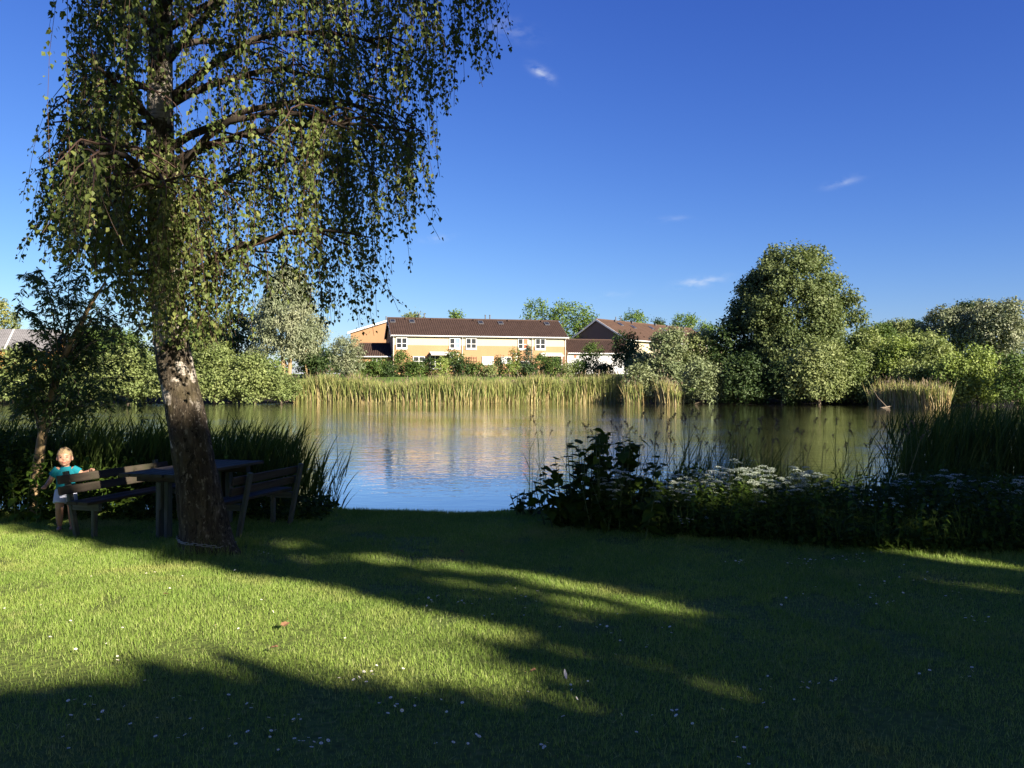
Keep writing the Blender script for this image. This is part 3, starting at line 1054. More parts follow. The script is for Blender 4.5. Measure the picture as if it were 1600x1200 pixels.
def plant(name, label, cat, pxc, hw, ytop, ybot, Y, prof, mat, size=0.3, dens=1.0, nb=None, trunk=None, bark='bark', droop=0.2, aspect=0.62, group=None, stems=1, flowers=None, br=0.36):
    """tree or shrub measured in the photo: crown centre column, half width, top and bottom rows, distance"""
    size = size * 0.95
    dens = dens * 0.62
    if Y < 81:
        Y -= 1.6
    X = (pxc - 800) / FPX * Y
    H = hw * (1.22 if group == 'garden shrubs in front of the houses' else 1.05) / FPX * Y
    zt = EYE + (HOR - ytop) / FPX * Y
    zbm = EYE + (HOR - ybot) / FPX * Y
    zg = float(far_z(X, Y))
    zbm = max(zbm, zg - 0.1)
    ht = zt - zbm
    root = thing(name, label, cat, (X, Y, zg), 0, group)
    zb_, zt_ = zbm - zg, zt - zg
    nb = int((nb or np.clip(7 + 3.0 * H + ht * 0.9, 9, 34)) * 1.9)
    br *= 0.70
    mb = MB()
    cs = []
    for i in range(nb):
        t = 0.06 + 0.88 * (i + rng.random()) / nb
        f = float(profile(prof, np.array(t)))
        ga = i * 2.399963
        f *= 0.74 + 0.52 * float(vnoise(np.array([[math.cos(ga) * 1.4 + pxc * 0.37, math.sin(ga) * 1.4 + Y, t * 4.5]]))[0])
        r = H * br * rng.uniform(0.75, 1.2) * (0.55 + 0.45 * f)
        r = min(r, ht * 0.4)
        a = i * 2.399963 + rng.normal() * 0.3
        rr = max(0.0, f * H - r * 0.8) * math.sqrt(((i * 0.618034) % 1.0) * 0.85 + 0.15)
        if i % 9 == 4:                                       # a bough standing out of the mass
            rr, r = rr + r * 0.7, r * 0.7
        c = np.array([math.cos(a) * rr, math.sin(a) * rr * 0.85, zb_ + ht * t + rng.normal() * r * 0.25])
        c[2] = min(c[2], zt_ - r * 0.75)
        cs.append((c, r))
        rv = r * rng.uniform(0.75, 1.25, 3)
        nl = int(dens * 4 * math.pi * r * r * 2.4 / (size * size * aspect))
        blob_leaves(mb, c, rv, max(40, nl), size, droop, aspect)
    crown = mb.build('crown', M[mat], root)
    crown['kind'] = 'stuff'
    tb = MB()
    th = trunk if trunk else max(0.06, H * 0.05)
    for s in range(stems):
        off = np.array([(s - (stems - 1) / 2) * th * 2.2, rng.normal() * 0.1, 0])
        tipx = off * 2.2 + np.array([rng.normal() * 0.2, 0, 0])
        p0, p1 = off + np.array([0, 0, -0.3]), tipx + np.array([0, 0, zb_ + ht * 0.55])
        mid = (p0 + p1) / 2 + rng.normal(size=3) * 0.1 * th * 5 * np.array([1, 1, 0])
        tb.tube([p0, off * 1.1 + np.array([0, 0, 0.3]), mid, p1], [th * 1.25, th, th * 0.7, th * 0.3], 8)
    for c, r in sorted(cs, key=lambda q: -q[1])[:9]:
        z0 = max(0.2, min(zb_ + ht * 0.35, c[2] - 0.5) * rng.uniform(0.5, 0.9))
        p0 = np.array([0, 0, z0])
        tb.tube([p0, p0 * 0.4 + c * 0.6 + np.array([0, 0, -r * 0.3]), c + np.array([0, 0, r * 0.3])], [th * 0.5, th * 0.3, th * 0.08], 5)
    tb.build('trunk', M[bark], root, True)
    if flowers:
        fb = MB()
        for c, r in cs:
            n = int(10 * r * r + 4)
            u = rdir(n)
            u[:, 1] = -np.abs(u[:, 1])
            P = c + u * r * rng.uniform(0.9, 1.1, (n, 1))
            fb.leaves(P, rdir(n), u, 0.22, 0.2, 0.1, 0.5)
        fb.build('blossom', M[flowers], root)['kind'] = 'stuff'
    return root


S, T = 'shrub', 'tree'
gw = 'willow shrubs along the far shore'
# left shore, from the left edge towards the reeds
plant('willow_shrub', 'rounded green willow shrub at the left edge of the far shore', S, 30, 48, 547, 627, 80, 'dome', 'willow', 0.26, group=gw)
plant('willow_shrub', 'green willow shrub on the far shore behind the leaning sapling', S, 118, 55, 560, 628, 80, 'dome', 'willow', 0.26, group=gw)
plant('willow_shrub', 'tall green willow shrub on the far shore just left of the birch trunk', S, 200, 52, 548, 628, 80.5, 'dome', 'willow', 0.26, group=gw)
plant('willow_shrub', 'green willow shrub on the far shore directly behind the birch trunk', S, 268, 45, 556, 628, 80, 'dome', 'willow', 0.26, group=gw)
plant('willow_shrub', 'broad green willow shrub on the far shore just right of the birch trunk', S, 335, 52, 541, 627, 80.5, 'dome', 'willow', 0.26, group=gw)
plant('willow_shrub', 'green willow shrub on the far shore below the silver willow', S, 398, 46, 556, 627, 80, 'dome', 'willow', 0.26, group=gw)
plant('willow_shrub', 'low green willow shrub where the far reed bed begins', S, 440, 30, 588, 627, 80, 'dome', 'willow', 0.24, group=gw)
plant('birch_tree', 'yellowish tree far off at the left edge beside the grey roof', T, 2, 22, 468, 560, 122, 'egg', 'yellow', 0.35, trunk=0.18)
plant('conifer_tree', 'small pointed conifer beside the grey roofed house', T, 24, 11, 488, 556, 119, 'cone', 'olive', 0.3, trunk=0.12)
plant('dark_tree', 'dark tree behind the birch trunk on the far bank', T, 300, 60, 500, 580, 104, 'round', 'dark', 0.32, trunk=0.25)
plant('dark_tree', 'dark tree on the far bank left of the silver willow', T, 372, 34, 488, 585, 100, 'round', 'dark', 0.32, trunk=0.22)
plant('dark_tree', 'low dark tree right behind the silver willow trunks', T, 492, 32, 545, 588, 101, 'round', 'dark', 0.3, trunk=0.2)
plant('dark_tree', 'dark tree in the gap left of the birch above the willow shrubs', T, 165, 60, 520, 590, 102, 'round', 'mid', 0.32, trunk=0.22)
plant('white_willow', 'tall silver leaved willow with two tan trunks on the far bank', T, 448, 66, 418, 566, 93, 'egg', 'silver', 0.30, dens=0.9, nb=30, trunk=0.26, bark='willowbark', droop=1.0, aspect=0.4, stems=2, br=0.34)
plant('silver_shrub', 'rounded silver leaved shrub beside the tall silver willow', S, 541, 27, 529, 590, 93, 'round', 'silver', 0.24, aspect=0.45)
plant('thin_tree', 'slim bare-stemmed tree on the lawn behind the silver willow', T, 480, 20, 500, 560, 100, 'round', 'olive', 0.3, trunk=0.14, bark='willowbark')
# garden shrubs before the houses
gg = 'garden shrubs in front of the houses'
garden = [
    ('hedge_shrub', 'green hedge shrub below the low apricot wing', 560, 20, 566, 594, 101, 'mid', None),
    ('hedge_shrub', 'green shrub under the window of the low apricot wing', 588, 19, 564, 594, 101, 'mid', None),
    ('rose_shrub', 'bushy climbing shrub with pale blossoms at the left corner of the long house', 627, 16, 549, 592, 104, 'mid', 'yellow'),
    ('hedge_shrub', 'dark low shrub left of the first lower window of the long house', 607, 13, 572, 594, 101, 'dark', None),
    ('hedge_shrub', 'green shrub directly below the first lower window of the long house', 650, 18, 568, 594, 102, 'mid', None),
    ('round_shrub', 'small dark round shrub right of the first lower window', 670, 9, 561, 590, 103, 'dark', None),
    ('bright_shrub', 'bright yellow-green shrub below the left awning', 690, 13, 562, 594, 101.5, 'fresh', None),
    ('elder_shrub', 'tall elder shrub with cream blossoms at the left awning', 709, 16, 548, 592, 104, 'mid', 'umbel'),
    ('hedge_shrub', 'dark green shrub under the trellis of the long house', 724, 14, 562, 594, 102, 'dark', None),
    ('hedge_shrub', 'green shrub left of the white blind window', 744, 14, 570, 594, 102, 'mid', None),
    ('hedge_shrub', 'pale green low shrub below the white blind window', 764, 13, 573, 594, 101.5, 'olive', None),
    ('round_shrub', 'dark round shrub right of the white blind window', 781, 11, 559, 592, 103, 'dark', None),
    ('bright_shrub', 'yellow-green shrub below the small dark window', 801, 13, 567, 594, 102, 'fresh', None),
    ('blossom_shrub', 'pale yellow blossoming shrub left of the small spruce', 807, 10, 547, 580, 104.5, 'yellow', 'umbel'),
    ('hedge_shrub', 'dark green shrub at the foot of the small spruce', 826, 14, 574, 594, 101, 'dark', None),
    ('hedge_shrub', 'green shrub just right of the small spruce', 846, 15, 556, 592, 104, 'mid', None),
    ('hedge_shrub', 'broad green shrub below the right awning', 866, 16, 561, 594, 102, 'mid', None),
    ('hedge_shrub', 'olive shrub below the terrace door at the right corner', 885, 13, 571, 594, 101.5, 'olive', None),
    ('hedge_shrub', 'green shrub before the left part of the white wall', 905, 16, 564, 594, 103, 'mid', None),
    ('round_shrub', 'tall dark green shrub covering the middle of the white wall', 924, 17, 536, 592, 105, 'mid', None),
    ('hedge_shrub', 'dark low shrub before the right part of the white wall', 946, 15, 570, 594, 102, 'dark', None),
]
for nm, lb, c, hw, yt, yb, Y, mt, fl in garden:
    plant(nm, lb, S, c, hw, yt, yb, Y, 'dome', mt, 0.22, group=gg, flowers=fl)
plant('spruce_tree', 'small blue-green spruce in front of the red curtain window', T, 825, 15, 538, 585, 103.5, 'cone', 'spruce', 0.2, nb=16, trunk=0.08, droop=0.5, aspect=0.35)
# trees behind the houses
gb = 'trees rising behind the house roofs'
for lb, c, hw, yt, yb, Y, mt in (
        ('large pale green tree behind the right end of the long roof', 838, 26, 471, 530, 134, 'acacia'),
        ('broad pale green tree between the two long roofs', 886, 38, 476, 545, 132, 'acacia'),
        ('small green tree showing left of the second brown gable', 915, 18, 487, 545, 131, 'acacia'),
        ('small tree top above the middle of the long roof', 713, 11, 488, 515, 140, 'acacia'),
        ('tiny tree top above the left end of the long roof', 645, 13, 492, 512, 140, 'olive'),
        ('tree top above the flue pipes of the second roof', 991, 21, 488, 520, 158, 'acacia'),
        ('tiny dark tree top above the middle of the second roof', 1029, 9, 502, 520, 160, 'dark'),
        ('rounded tree top above the right part of the second roof', 1071, 25, 494, 525, 165, 'acacia'),
        ('small tree top at the right end of the second roof', 1106, 13, 508, 530, 165, 'acacia')):
    plant('roofline_tree', lb, T, c, hw, yt, yb, Y, 'round', mt, 0.36, dens=0.55, trunk=0.2, group=gb, br=0.3)
# right shore
plant('dark_tree', 'dense dark tree at the right end of the white wall', T, 978, 26, 520, 580, 100, 'round', 'dark', 0.26, trunk=0.15)
gs = 'grey-green willow shrubs right of the far reeds'
plant('sage_shrub', 'low grey-green shrub right beside the far reed bed', S, 1000, 27, 570, 627, 80.5, 'dome', 'sage', 0.24, group=gs)
plant('sage_shrub', 'tall grey-green shrub below the second brown roof', S, 1045, 46, 517, 612, 86, 'dome', 'sage', 0.26, group=gs)
plant('sage_shrub', 'darker grey-green shrub left of the big tree', S, 1098, 44, 520, 612, 88, 'dome', 'olive', 0.26, group=gs)
plant('sage_shrub', 'grey-green shrub overhanging the water left of the big tree', S, 1098, 40, 566, 630, 79.5, 'dome', 'sage', 0.24, group=gs)
plant('sage_shrub', 'grey-green shrub before the cream wall of the second brown house', S, 1004, 30, 556, 600, 90, 'dome', 'sage', 0.25, group=gs)
plant('sage_shrub', 'small grey-green shrub between two dry reed clumps', S, 1022, 20, 592, 628, 80, 'dome', 'sage', 0.22, group=gs)
plant('alder_tree', 'dark lower alder at the left edge of the tall pair', T, 1134, 30, 500, 628, 86, 'egg', 'dark', 0.34, nb=20, trunk=0.2)
plant('alder_tree', 'big layered alder at the left of the tall pair, dark partly from painted shade', T, 1180, 62, 424, 622, 87.5, 'egg', 'dark', 0.32, nb=34, trunk=0.35, dens=0.9, br=0.3)  # dark leaf colour partly carries the shade on the crowns' left side
plant('alder_tree', 'tallest tree on the shore with a rounded olive crown', T, 1244, 122, 386, 610, 86, 'dome', 'alder', 0.30, nb=64, trunk=0.4, dens=1.05, br=0.23)
gd = 'dark shrubs under the big trees'
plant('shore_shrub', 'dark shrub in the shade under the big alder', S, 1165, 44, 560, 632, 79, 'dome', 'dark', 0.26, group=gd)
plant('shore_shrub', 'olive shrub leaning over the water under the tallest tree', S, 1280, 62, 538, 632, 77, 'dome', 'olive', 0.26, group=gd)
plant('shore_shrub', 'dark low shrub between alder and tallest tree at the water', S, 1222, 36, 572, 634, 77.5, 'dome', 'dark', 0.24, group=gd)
gr = 'bright willow shrubs on the right shore'
plant('willow_shrub', 'willow shrub in the gap left of the right dry reeds', S, 1335, 40, 556, 632, 78, 'dome', 'willow', 0.26, group=gr)
plant('willow_shrub', 'willow shrub rising behind the bright shrubs of the right shore', S, 1440, 60, 528, 600, 84, 'dome', 'willow', 0.28, group=gr)
plant('willow_shrub', 'olive willow shrub right behind the dry reeds at the water', S, 1430, 40, 566, 630, 74, 'dome', 'willow', 0.24, group=gr)
plant('willow_shrub', 'bright willow shrub at the right foot of the tallest tree', S, 1352, 46, 520, 615, 80, 'dome', 'willow', 0.26, group=gr)
plant('willow_shrub', 'bright willow shrub behind the right dry reeds', S, 1408, 48, 533, 615, 78, 'dome', 'fresh', 0.26, group=gr)
plant('willow_shrub', 'tall bright willow shrub right of the dry reeds', S, 1462, 44, 536, 620, 76, 'dome', 'willow', 0.26, group=gr)
plant('willow_shrub', 'fresh yellow-green willow shrub at the water on the right shore', S, 1490, 42, 560, 634, 71, 'dome', 'fresh', 0.24, group=gr)
plant('willow_shrub', 'fresh green willow shrub below the silver trees', S, 1530, 44, 545, 634, 71, 'dome', 'fresh', 0.24, group=gr)
plant('willow_shrub', 'dark willow shrub reaching the right edge of the far shore', S, 1588, 38, 553, 640, 67, 'dome', 'mid', 0.24, group=gr)
gf = 'distant trees at the right'
for nm, lb, c, hw, yt, yb, Y, mt, pf in (
        ('distant_tree', 'distant green tree just right of the tallest tree', 1372, 36, 510, 560, 128, 'mid', 'round'),
        ('distant_tree', 'distant feathery tree left of the silver trees', 1408, 34, 503, 560, 135, 'olive', 'round'),
        ('distant_tree', 'dark distant tree at the left foot of the silver trees', 1442, 26, 505, 560, 118, 'dark', 'round'),
        ('silver_tree', 'left silver leaved tree of the distant pair', 1487, 44, 484, 560, 112, 'silver', 'round'),
        ('silver_tree', 'right silver leaved tree of the distant pair', 1560, 50, 474, 565, 108, 'silver', 'round'),
        ('distant_tree', 'dark tree top behind the two silver trees', 1525, 40, 475, 540, 130, 'dark', 'round')):
    plant(nm, lb, T, c, hw, yt, yb, Y, pf, mt, 0.34, trunk=0.25, group=gf)
tw = MB()                                                     # far-off wood closing the view between the gardens
for i in range(150):
    x = rng.uniform(-150, 170)
    blob_leaves(tw, [x, 175 + rng.normal() * 6, 3.0 + rng.uniform(0, 2.2)], [3.2, 3, 2.6], 130, 0.8, 0.1)
tag(tw.build('far_woods', M['mid']), 'distant line of low woods behind the gardens', 'woods', kind='stuff')

# ------------------------------------------------------------------ far reed beds
rng = np.random.default_rng(40)
def far_reeds(name, label, c0, c1, Yoff, ytop, n, dry=0.5, depth=3.0):
    mb = MB()
    c = rng.uniform(c0, c1, n) if c1 - c0 > 300 else np.clip((c0 + c1) / 2 + rng.normal(size=n) * (c1 - c0) * 0.3, c0 - 6, c1 + 10)
    Y0 = np.array([float(shore_y((a - 800) / FPX * 79)) for a in c])
    Y = Y0 + Yoff + rng.random(n) ** 1.5 * depth - 0.6
    X = (c - 800) / FPX * Y
    zb = np.maximum(WATER_Z - 0.05, far_z(X, Y) - 0.05)
    nz = vnoise(np.stack([X * 0.7, Y * 0.4, np.zeros(n)], 1))
    zt = EYE + (HOR - ytop) / FPX * 80 + (nz - 0.5) * 1.3 + rng.normal(size=n) * 0.26 - 0.1
    H = np.maximum(0.8, zt - zb)
    P = np.stack([X, Y, zb], 1)
    lean = rng.normal(size=(n, 3)) * np.array([0.075, 0.06, 0])
    D = norm(np.array([0, 0, 1.0]) + lean)
    dm = rng.random(n) < dry
    mb.blades(P[dm], D[dm], lean[dm] * 0.8, H[dm] * 1.02, 0.055, 2, 1)
    g = ~dm
    # leafy green shoots: leaves spring along the stem
    for k in range(3):
        f = rng.uniform(0.18, 0.62, g.sum())[:, None]
        Q = P[g] + D[g] * (H[g][:, None] * f)
        out = rdir(g.sum()) * np.array([1, 1, 0]) * 0.28
        mb.blades(Q, norm(D[g] + out * 0.6), out * 0.6, H[g] * (1.0 - f[:, 0]) * rng.uniform(0.75, 1.05, g.sum()), 0.085, 2, 0)
    mb.blades(P[g], D[g], lean[g], H[g], 0.06, 2, 0)
    pl = rng.random(n) < 0.07
    top = P[pl] + D[pl] * H[pl][:, None]
    mb.leaves(top, norm(D[pl] + rdir(pl.sum()) * 0.4), rdir(pl.sum()), 0.38, 0.12, 0.1, 0.5, 2)
    o = mb.build(name, [M['reedfar'], M['reeddry'], M['plume']])
    return tag(o, label, 'reeds', kind='stuff')


far_reeds('reed_bed', 'long sunlit reed bed on the far shore below the houses', 458, 970, 0, 590, 7600, 0.5)
far_reeds('reed_bed', 'narrow dry reed clump right of the long reed bed', 978, 1004, -2.4, 596, 330, 0.6, 1.6)
far_reeds('reed_bed', 'tawny reed clump among the grey-green shrubs', 1030, 1058, -2.6, 600, 380, 0.7, 1.6)
far_reeds('reed_bed', 'golden reed bed at the foot of the right willows', 1364, 1474, -2.0, 601, 1500, 0.72, 2.2)
far_reeds('reed_bed', 'dry reed clump at the left edge of the far shore', -20, 16, 0, 590, 450, 0.65, 2.0)
db = thing('dead_branch', 'pale dead branch slanting into the water at the right shore', 'branch', px(1362, 607, 68.5))
b = MB()
p0, p1 = px(1362, 605, 68.5), px(1386, 636, 67.5)
b.tube(np.array([p0, p0 * .6 + p1 * .4 + [0, 0, -.2], p1]) - p0, [0.018, 0.026, 0.035], 6)
b.build('branch', M['deadwood'], db, True)
b = MB()
p2 = px(1371, 638, 66.8)
b.tube(np.array([p2, p1 + [0.3, 0, .06]]) - p0, [0.04, 0.05], 6)
b.build('fallen_log', M['deadwood'], db, True)
db.location = [float(a) for a in p0]

# ------------------------------------------------------------------ the birch
rng = np.random.default_rng(41)
BY = 8.32
trunk_px = [(322, 880, 78), (321, 858, 76), (319, 835, 72), (314, 790, 68), (308, 740, 65), (300, 690, 63), (292, 650, 60), (282, 610, 57), (272, 570, 54), (264, 520, 50), (259, 460, 47),
            (256, 380, 45), (254, 300, 43), (252, 200, 40), (251, 100, 36), (252, 0, 32), (256, -150, 28), (262, -320, 22), (268, -500, 14), (272, -640, 6)]
tp = np.array([px(a, b, BY) for a, b, _ in trunk_px])
tp[:, 1] += 0.03 * np.sin(np.arange(len(tp)) * 0.9)
trd = np.array([w / 2 / FPX * BY for _, _, w in trunk_px])
BASE = np.array([tp[1][0], BY, 0.0])
birch = thing('birch_tree', 'large weeping birch with patchy white bark leaning over the picnic table', 'tree', BASE)


def interp_path(P, rad, n):
    s = np.concatenate([[0], np.cumsum(np.linalg.norm(np.diff(P, axis=0), axis=1))])
    q = np.linspace(0, s[-1], n)
    return np.stack([np.interp(q, s, P[:, k]) for k in range(3)], 1), np.interp(q, s, rad)


pts, rad = interp_path(tp, trd, 260)
ker = np.ones(9) / 9
for k in range(3):
    pts[4:-4, k] = np.convolve(pts[:, k], ker, 'valid')
NS = 56
th = np.arange(NS) * 2 * math.pi / NS
zz = pts[:, 2]
ring = []
RINGS = []
for i in range(len(pts)):
    a = np.stack([np.cos(th), np.sin(th), np.zeros(NS)], 1)
    q = np.concatenate([a[:, :2] * rad[i] * 9, np.full((NS, 1), zz[i] * 2.0)], 1)
    q2 = np.concatenate([a[:, :2] * rad[i] * 22, np.full((NS, 1), zz[i] * 5.0)], 1)
    fis = np.abs(vnoise(q) - 0.5) * 2
    fis2 = np.abs(vnoise(q2 + 7) - 0.5) * 2
    amp = 0.10 * (1 - float(smooth(1.2, 3.2, zz[i]))) + 0.025
    r = rad[i] * (1 + amp * (fis - 0.4) + amp * 0.7 * (fis2 - 0.4))
    fl = float(np.exp(-max(zz[i] + 0.02, -0.1) / 0.16))
    lobes = 0.55 + 0.45 * np.cos(th * 4 + 0.9) + 0.5 * np.exp(-((np.angle(np.exp(1j * (th + 0.45)))) / 0.5) ** 2)
    r = r + fl * 0.13 * np.maximum(lobes, 0.0)
    RINGS.append((zz[i], pts[i], r))
    ring.append(pts[i] + a * r[:, None])
mb = MB()
m = len(pts)
i = np.arange(m - 1)[:, None] * NS
j = np.arange(NS)[None]
k = (j + 1) % NS
mb.add(np.concatenate(ring) - BASE, np.stack([i + j, i + k, i + NS + k, i + NS + j], -1).reshape(-1, 4))
mb.build('trunk', M['birchbark'], birch, True)

env_x = np.array([20, 40, 60, 100, 150, 200, 240, 300, 340, 380, 420, 470, 520, 560, 590, 610, 630, 660, 675, 690, 720, 750, 775, 800, 830])
env_y = np.array([200, 285, 335, 420, 435, 480, 545, 552, 545, 500, 470, 500, 525, 535, 470, 420, 320, 345, 240, 140, 130, 100, 40, 8, -60])


def env_z(p):
    c = 800 + p[0] / p[1] * FPX
    if c < 25 or c > 830:
        return 99
    y = np.interp(c, env_x, env_y)
    return EYE + (HOR - y) / FPX * p[1]


def axis_at(z):
    return np.array([np.interp(z, tp[:, 2], tp[:, 0]), np.interp(z, tp[:, 2], tp[:, 1]), z]), float(np.interp(z, tp[:, 2], trd))


leafP, leafD, leafN, leafL = [], [], [], []
twb = MB()
ctk = MB()
limbs = []
for q in range(34):
    z0 = 2.7 + 6.6 * (q / 33) ** 0.9
    az = q * 2.399963 + rng.normal() * 0.25
    ca, sa = math.cos(az), math.sin(az)
    reach = 2.5 + 0.85 * max(0, ca) - 0.75 * max(0, -ca)
    reach *= rng.uniform(0.75, 1.05) * (1 - 0.35 * float(smooth(7.0, 9.5, z0)))
    limbs.append((z0, ca, sa, reach, rng.uniform(0.5, 1.0)))
# limbs that the photo shows
limbs += [(4.95, 0.98, -0.2, 3.4, 1.15), (5.35, 0.97, 0.24, 3.6, 0.8), (4.35, -1, 0.1, 1.8, 0.5), (4.1, 0.95, 0.3, 2.9, 0.9), (3.6, 0.9, -0.4, 2.4, 1.1), (4.6, 0.99, 0.1, 2.7, 1.0),
          (3.2, 0.3, -0.95, 1.5, 1.0), (3.5, -0.2, -0.98, 1.6, 0.9), (6.0, 0.96, -0.28, 3.5, 0.5), (6.3, 0.99, 0.1, 3.7, 0.5), (3.9, -0.8, -0.6, 1.7, 0.7), (4.4, -0.9, 0.4, 1.9, 0.8)]
for z0, ca, sa, reach, rise in limbs:
    c0, r0 = axis_at(z0)
    t = np.linspace(0, 1, 12)
    lat = rng.normal() * 0.25
    P = np.stack([c0[0] + ca * reach * t - sa * lat * t * t, c0[1] + sa * reach * t + ca * lat * t * t, z0 + reach * (rise * t - (rise * 0.72 + 0.12) * t * t)], 1)
    P[1:, :] += np.cumsum(rng.normal(size=(11, 3)) * 0.022, 0)
    kk = 12
    for q in range(3, 12):                                   # a limb ends inside its own foliage
        cq, rq = 800 + P[q, 0] / P[q, 1] * FPX, HOR - (P[q, 2] - EYE) / P[q, 1] * FPX
        if env_z(P[q]) > P[q, 2] - 0.45 or (cq < 95 and rq < 150) or cq < 60:
            kk = q
            break
    P, t = P[:kk], t[:kk] / t[kk - 1]
    lr = r0 * 0.30 * (1 - t) + 0.006
    lm = MB()
    lm.tube(P - BASE, lr, 7)
    lm.build('limb', M['bark_dark'], birch, True)
    starts = []
    for sb in range(13 if ca > 0.45 else 9):
        u = rng.uniform(0.22, 1.0)
        s0 = np.array([np.interp(u, t, P[:, k]) for k in range(3)])
        a2 = math.atan2(sa, ca) + rng.normal() * 0.9
        ln = rng.uniform(0.4, 1.15) * (0.6 + 0.4 * reach / 3)
        v = np.linspace(0, 1, 7)
        rs = rng.uniform(0.0, 0.5)
        Q = s0 + np.stack([np.cos(a2) * ln * v, np.sin(a2) * ln * v, ln * (rs * v - (rs + 0.45) * v * v)], 1)
        Q[1:] += np.cumsum(rng.normal(size=(6, 3)) * 0.02, 0)
        cq, rq = 800 + Q[-1, 0] / Q[-1, 1] * FPX, HOR - (Q[-1, 2] - EYE) / Q[-1, 1] * FPX
        if env_z(Q[-1]) > Q[-1, 2] - 0.1 or (cq < 85 and rq < 120) or cq < 45:
            continue
        twb.tube(Q - BASE, 0.011 * (1 - v) + 0.003, 4)
        for k in range(4):
            f = rng.uniform(0.15, 1)
            starts.append((np.array([np.interp(f, v, Q[:, k2]) for k2 in range(3)]), a2))
    for k in range(6):
        f = rng.uniform(0.15, 1)
        starts.append((np.array([np.interp(f, t, P[:, k2]) for k2 in range(3)]), math.atan2(sa, ca)))
    for k in range(4):                                       # sprouts hanging along the trunk
        a2 = rng.uniform(-2.6, 0.6)
        c1, r1 = axis_at(rng.uniform(2.5, 4.4))
        starts.append((c1 + np.array([math.cos(a2), math.sin(a2), 0]) * (r1 + rng.uniform(0.02, 0.5)), a2))
    for s0, a2 in starts:
        zb = env_z(s0)
        col = 800 + s0[0] / s0[1] * FPX
        row = HOR - (s0[2] - EYE) / s0[1] * FPX
        if zb > 50 or (col < 85 and row < 110) or (col < 62 and row < 190):
            continue
        ta, _ = axis_at(s0[2])
        if row < 210 and s0[1] < ta[1] and abs(col - (800 + ta[0] / ta[1] * FPX)) < 30 and rng.random() < 0.5:
            continue                                         # the upper trunk shows between the strands
        low = max(zb + abs(rng.normal()) * 0.25, s0[2] - rng.uniform(0.5, 2.1))
        if low > s0[2] - 0.12:
            continue
        ln = s0[2] - low
        out = np.array([math.cos(a2), math.sin(a2), 0]) * rng.uniform(0.05, 0.22)
        sw = rng.normal(size=2) * 0.12
        n = 6
        v = np.linspace(0, 1, n)
        tw_ = s0 + np.stack([out[0] * (1 - (1 - v) ** 2) + sw[0] * v ** 2, out[1] * (1 - (1 - v) ** 2) + sw[1] * v ** 2, -ln * v ** 1.15], 1)
        twb.tube(tw_ - BASE, 0.0022, 3, cap=False)
        nl = int(ln / 0.029) + 3
        f = np.sort(rng.uniform(0.02, 1, nl))
        Pl = np.stack([np.interp(f, v, tw_[:, k2]) for k2 in range(3)], 1)
        aa = rng.uniform(0, 2 * math.pi, nl)
        o2 = np.stack([np.cos(aa), np.sin(aa), np.zeros(nl)], 1)
        Pl = Pl + o2 * rng.uniform(0.008, 0.04, (nl, 1))
        leafP.append(Pl)
        leafD.append(o2 * rng.uniform(0.2, 0.9, (nl, 1)) + np.array([0, 0, -1.0]) + rng.normal(size=(nl, 3)) * 0.25)
        leafN.append(o2 + rng.normal(size=(nl, 3)) * 0.5 + np.array([0, 0, 0.3]))
        leafL.append(rng.uniform(0.024, 0.062, nl))
        for _ in range(2):
            if rng.random() < 0.5:
                c = Pl[rng.integers(nl)]
                ctk.tube(np.array([c, c + [0.004, 0, -0.02], c + [0, 0.003, -0.045]]) - BASE, [0.002, 0.004, 0.002], 4, cap=False)
tws = twb.build('twigs', M['twig'], birch)
tws['kind'] = 'stuff'
ctk.build('catkins', M['plume'], birch)['kind'] = 'stuff'
LP, LD, LN, LL = map(np.concatenate, (leafP, leafD, leafN, leafL))
lb = MB()
lb.leaves(LP - BASE, LD, LN, LL, LL * 0.80, 0.10, 0.36)
cr_ = lb.build('crown', M['birch'], birch)
cr_['kind'] = 'stuff'
print('birch leaves', len(LP))

# chain round the foot of the birch
ch = thing('steel_chain', 'steel chain looped round the foot of the birch trunk', 'chain', BASE + [0, 0, 0.06])
lk = MB()
n1, n2 = 12, 6
v, f = [], []
for a in range(n1):
    ta = a * 2 * math.pi / n1
    cx_, cz_ = 0.016 * math.cos(ta) + (0.012 if math.cos(ta) > 0 else -0.012), 0.012 * math.sin(ta)
    for b in range(n2):
        tb_ = b * 2 * math.pi / n2
        v.append([cx_ + 0.0045 * math.cos(tb_) * math.cos(ta), 0.0045 * math.sin(tb_), cz_ + 0.0045 * math.cos(tb_) * math.sin(ta)])
        f.append([a * n2 + b, a * n2 + (b + 1) % n2, ((a + 1) % n1) * n2 + (b + 1) % n2, ((a + 1) % n1) * n2 + b])
lk.add(v, f)
link_me = lk.mesh('link', M['metal'], True)
_, cc, cr0 = min(RINGS, key=lambda q: abs(q[0] - 0.13))
cr0 = np.convolve(np.concatenate([cr0[-3:], cr0, cr0[:3]]), np.ones(7) / 7, 'valid')
nlk = int(2 * math.pi * cr0.mean() / 0.042)
for k in range(nlk):
    a = k * 2 * math.pi / nlk
    r = float(np.interp(a, th, cr0)) + 0.008
    loc = Vector((cc[0] - BASE[0] + r * math.cos(a), cc[1] - BASE[1] + r * math.sin(a), 0.055 - 0.035 * math.cos(a) + 0.01 * math.sin(a * 3)))
    mt = Matrix.Translation(loc) @ Matrix.Rotation(a + math.pi / 2, 4, 'Z') @ Matrix.Rotation((math.pi / 2) * (k % 2) + 0.3, 4, 'X')
    link('link', link_me, ch, mt)

# ------------------------------------------------------------------ picnic table and two benches
AX = norm(np.array([0.28, 0.96]))
RT = np.array([AX[1], -AX[0]])
axm = np.array([[AX[0], AX[1], 0], [RT[0], RT[1], 0], [0, 0, 1]])      # rows: along, across, up


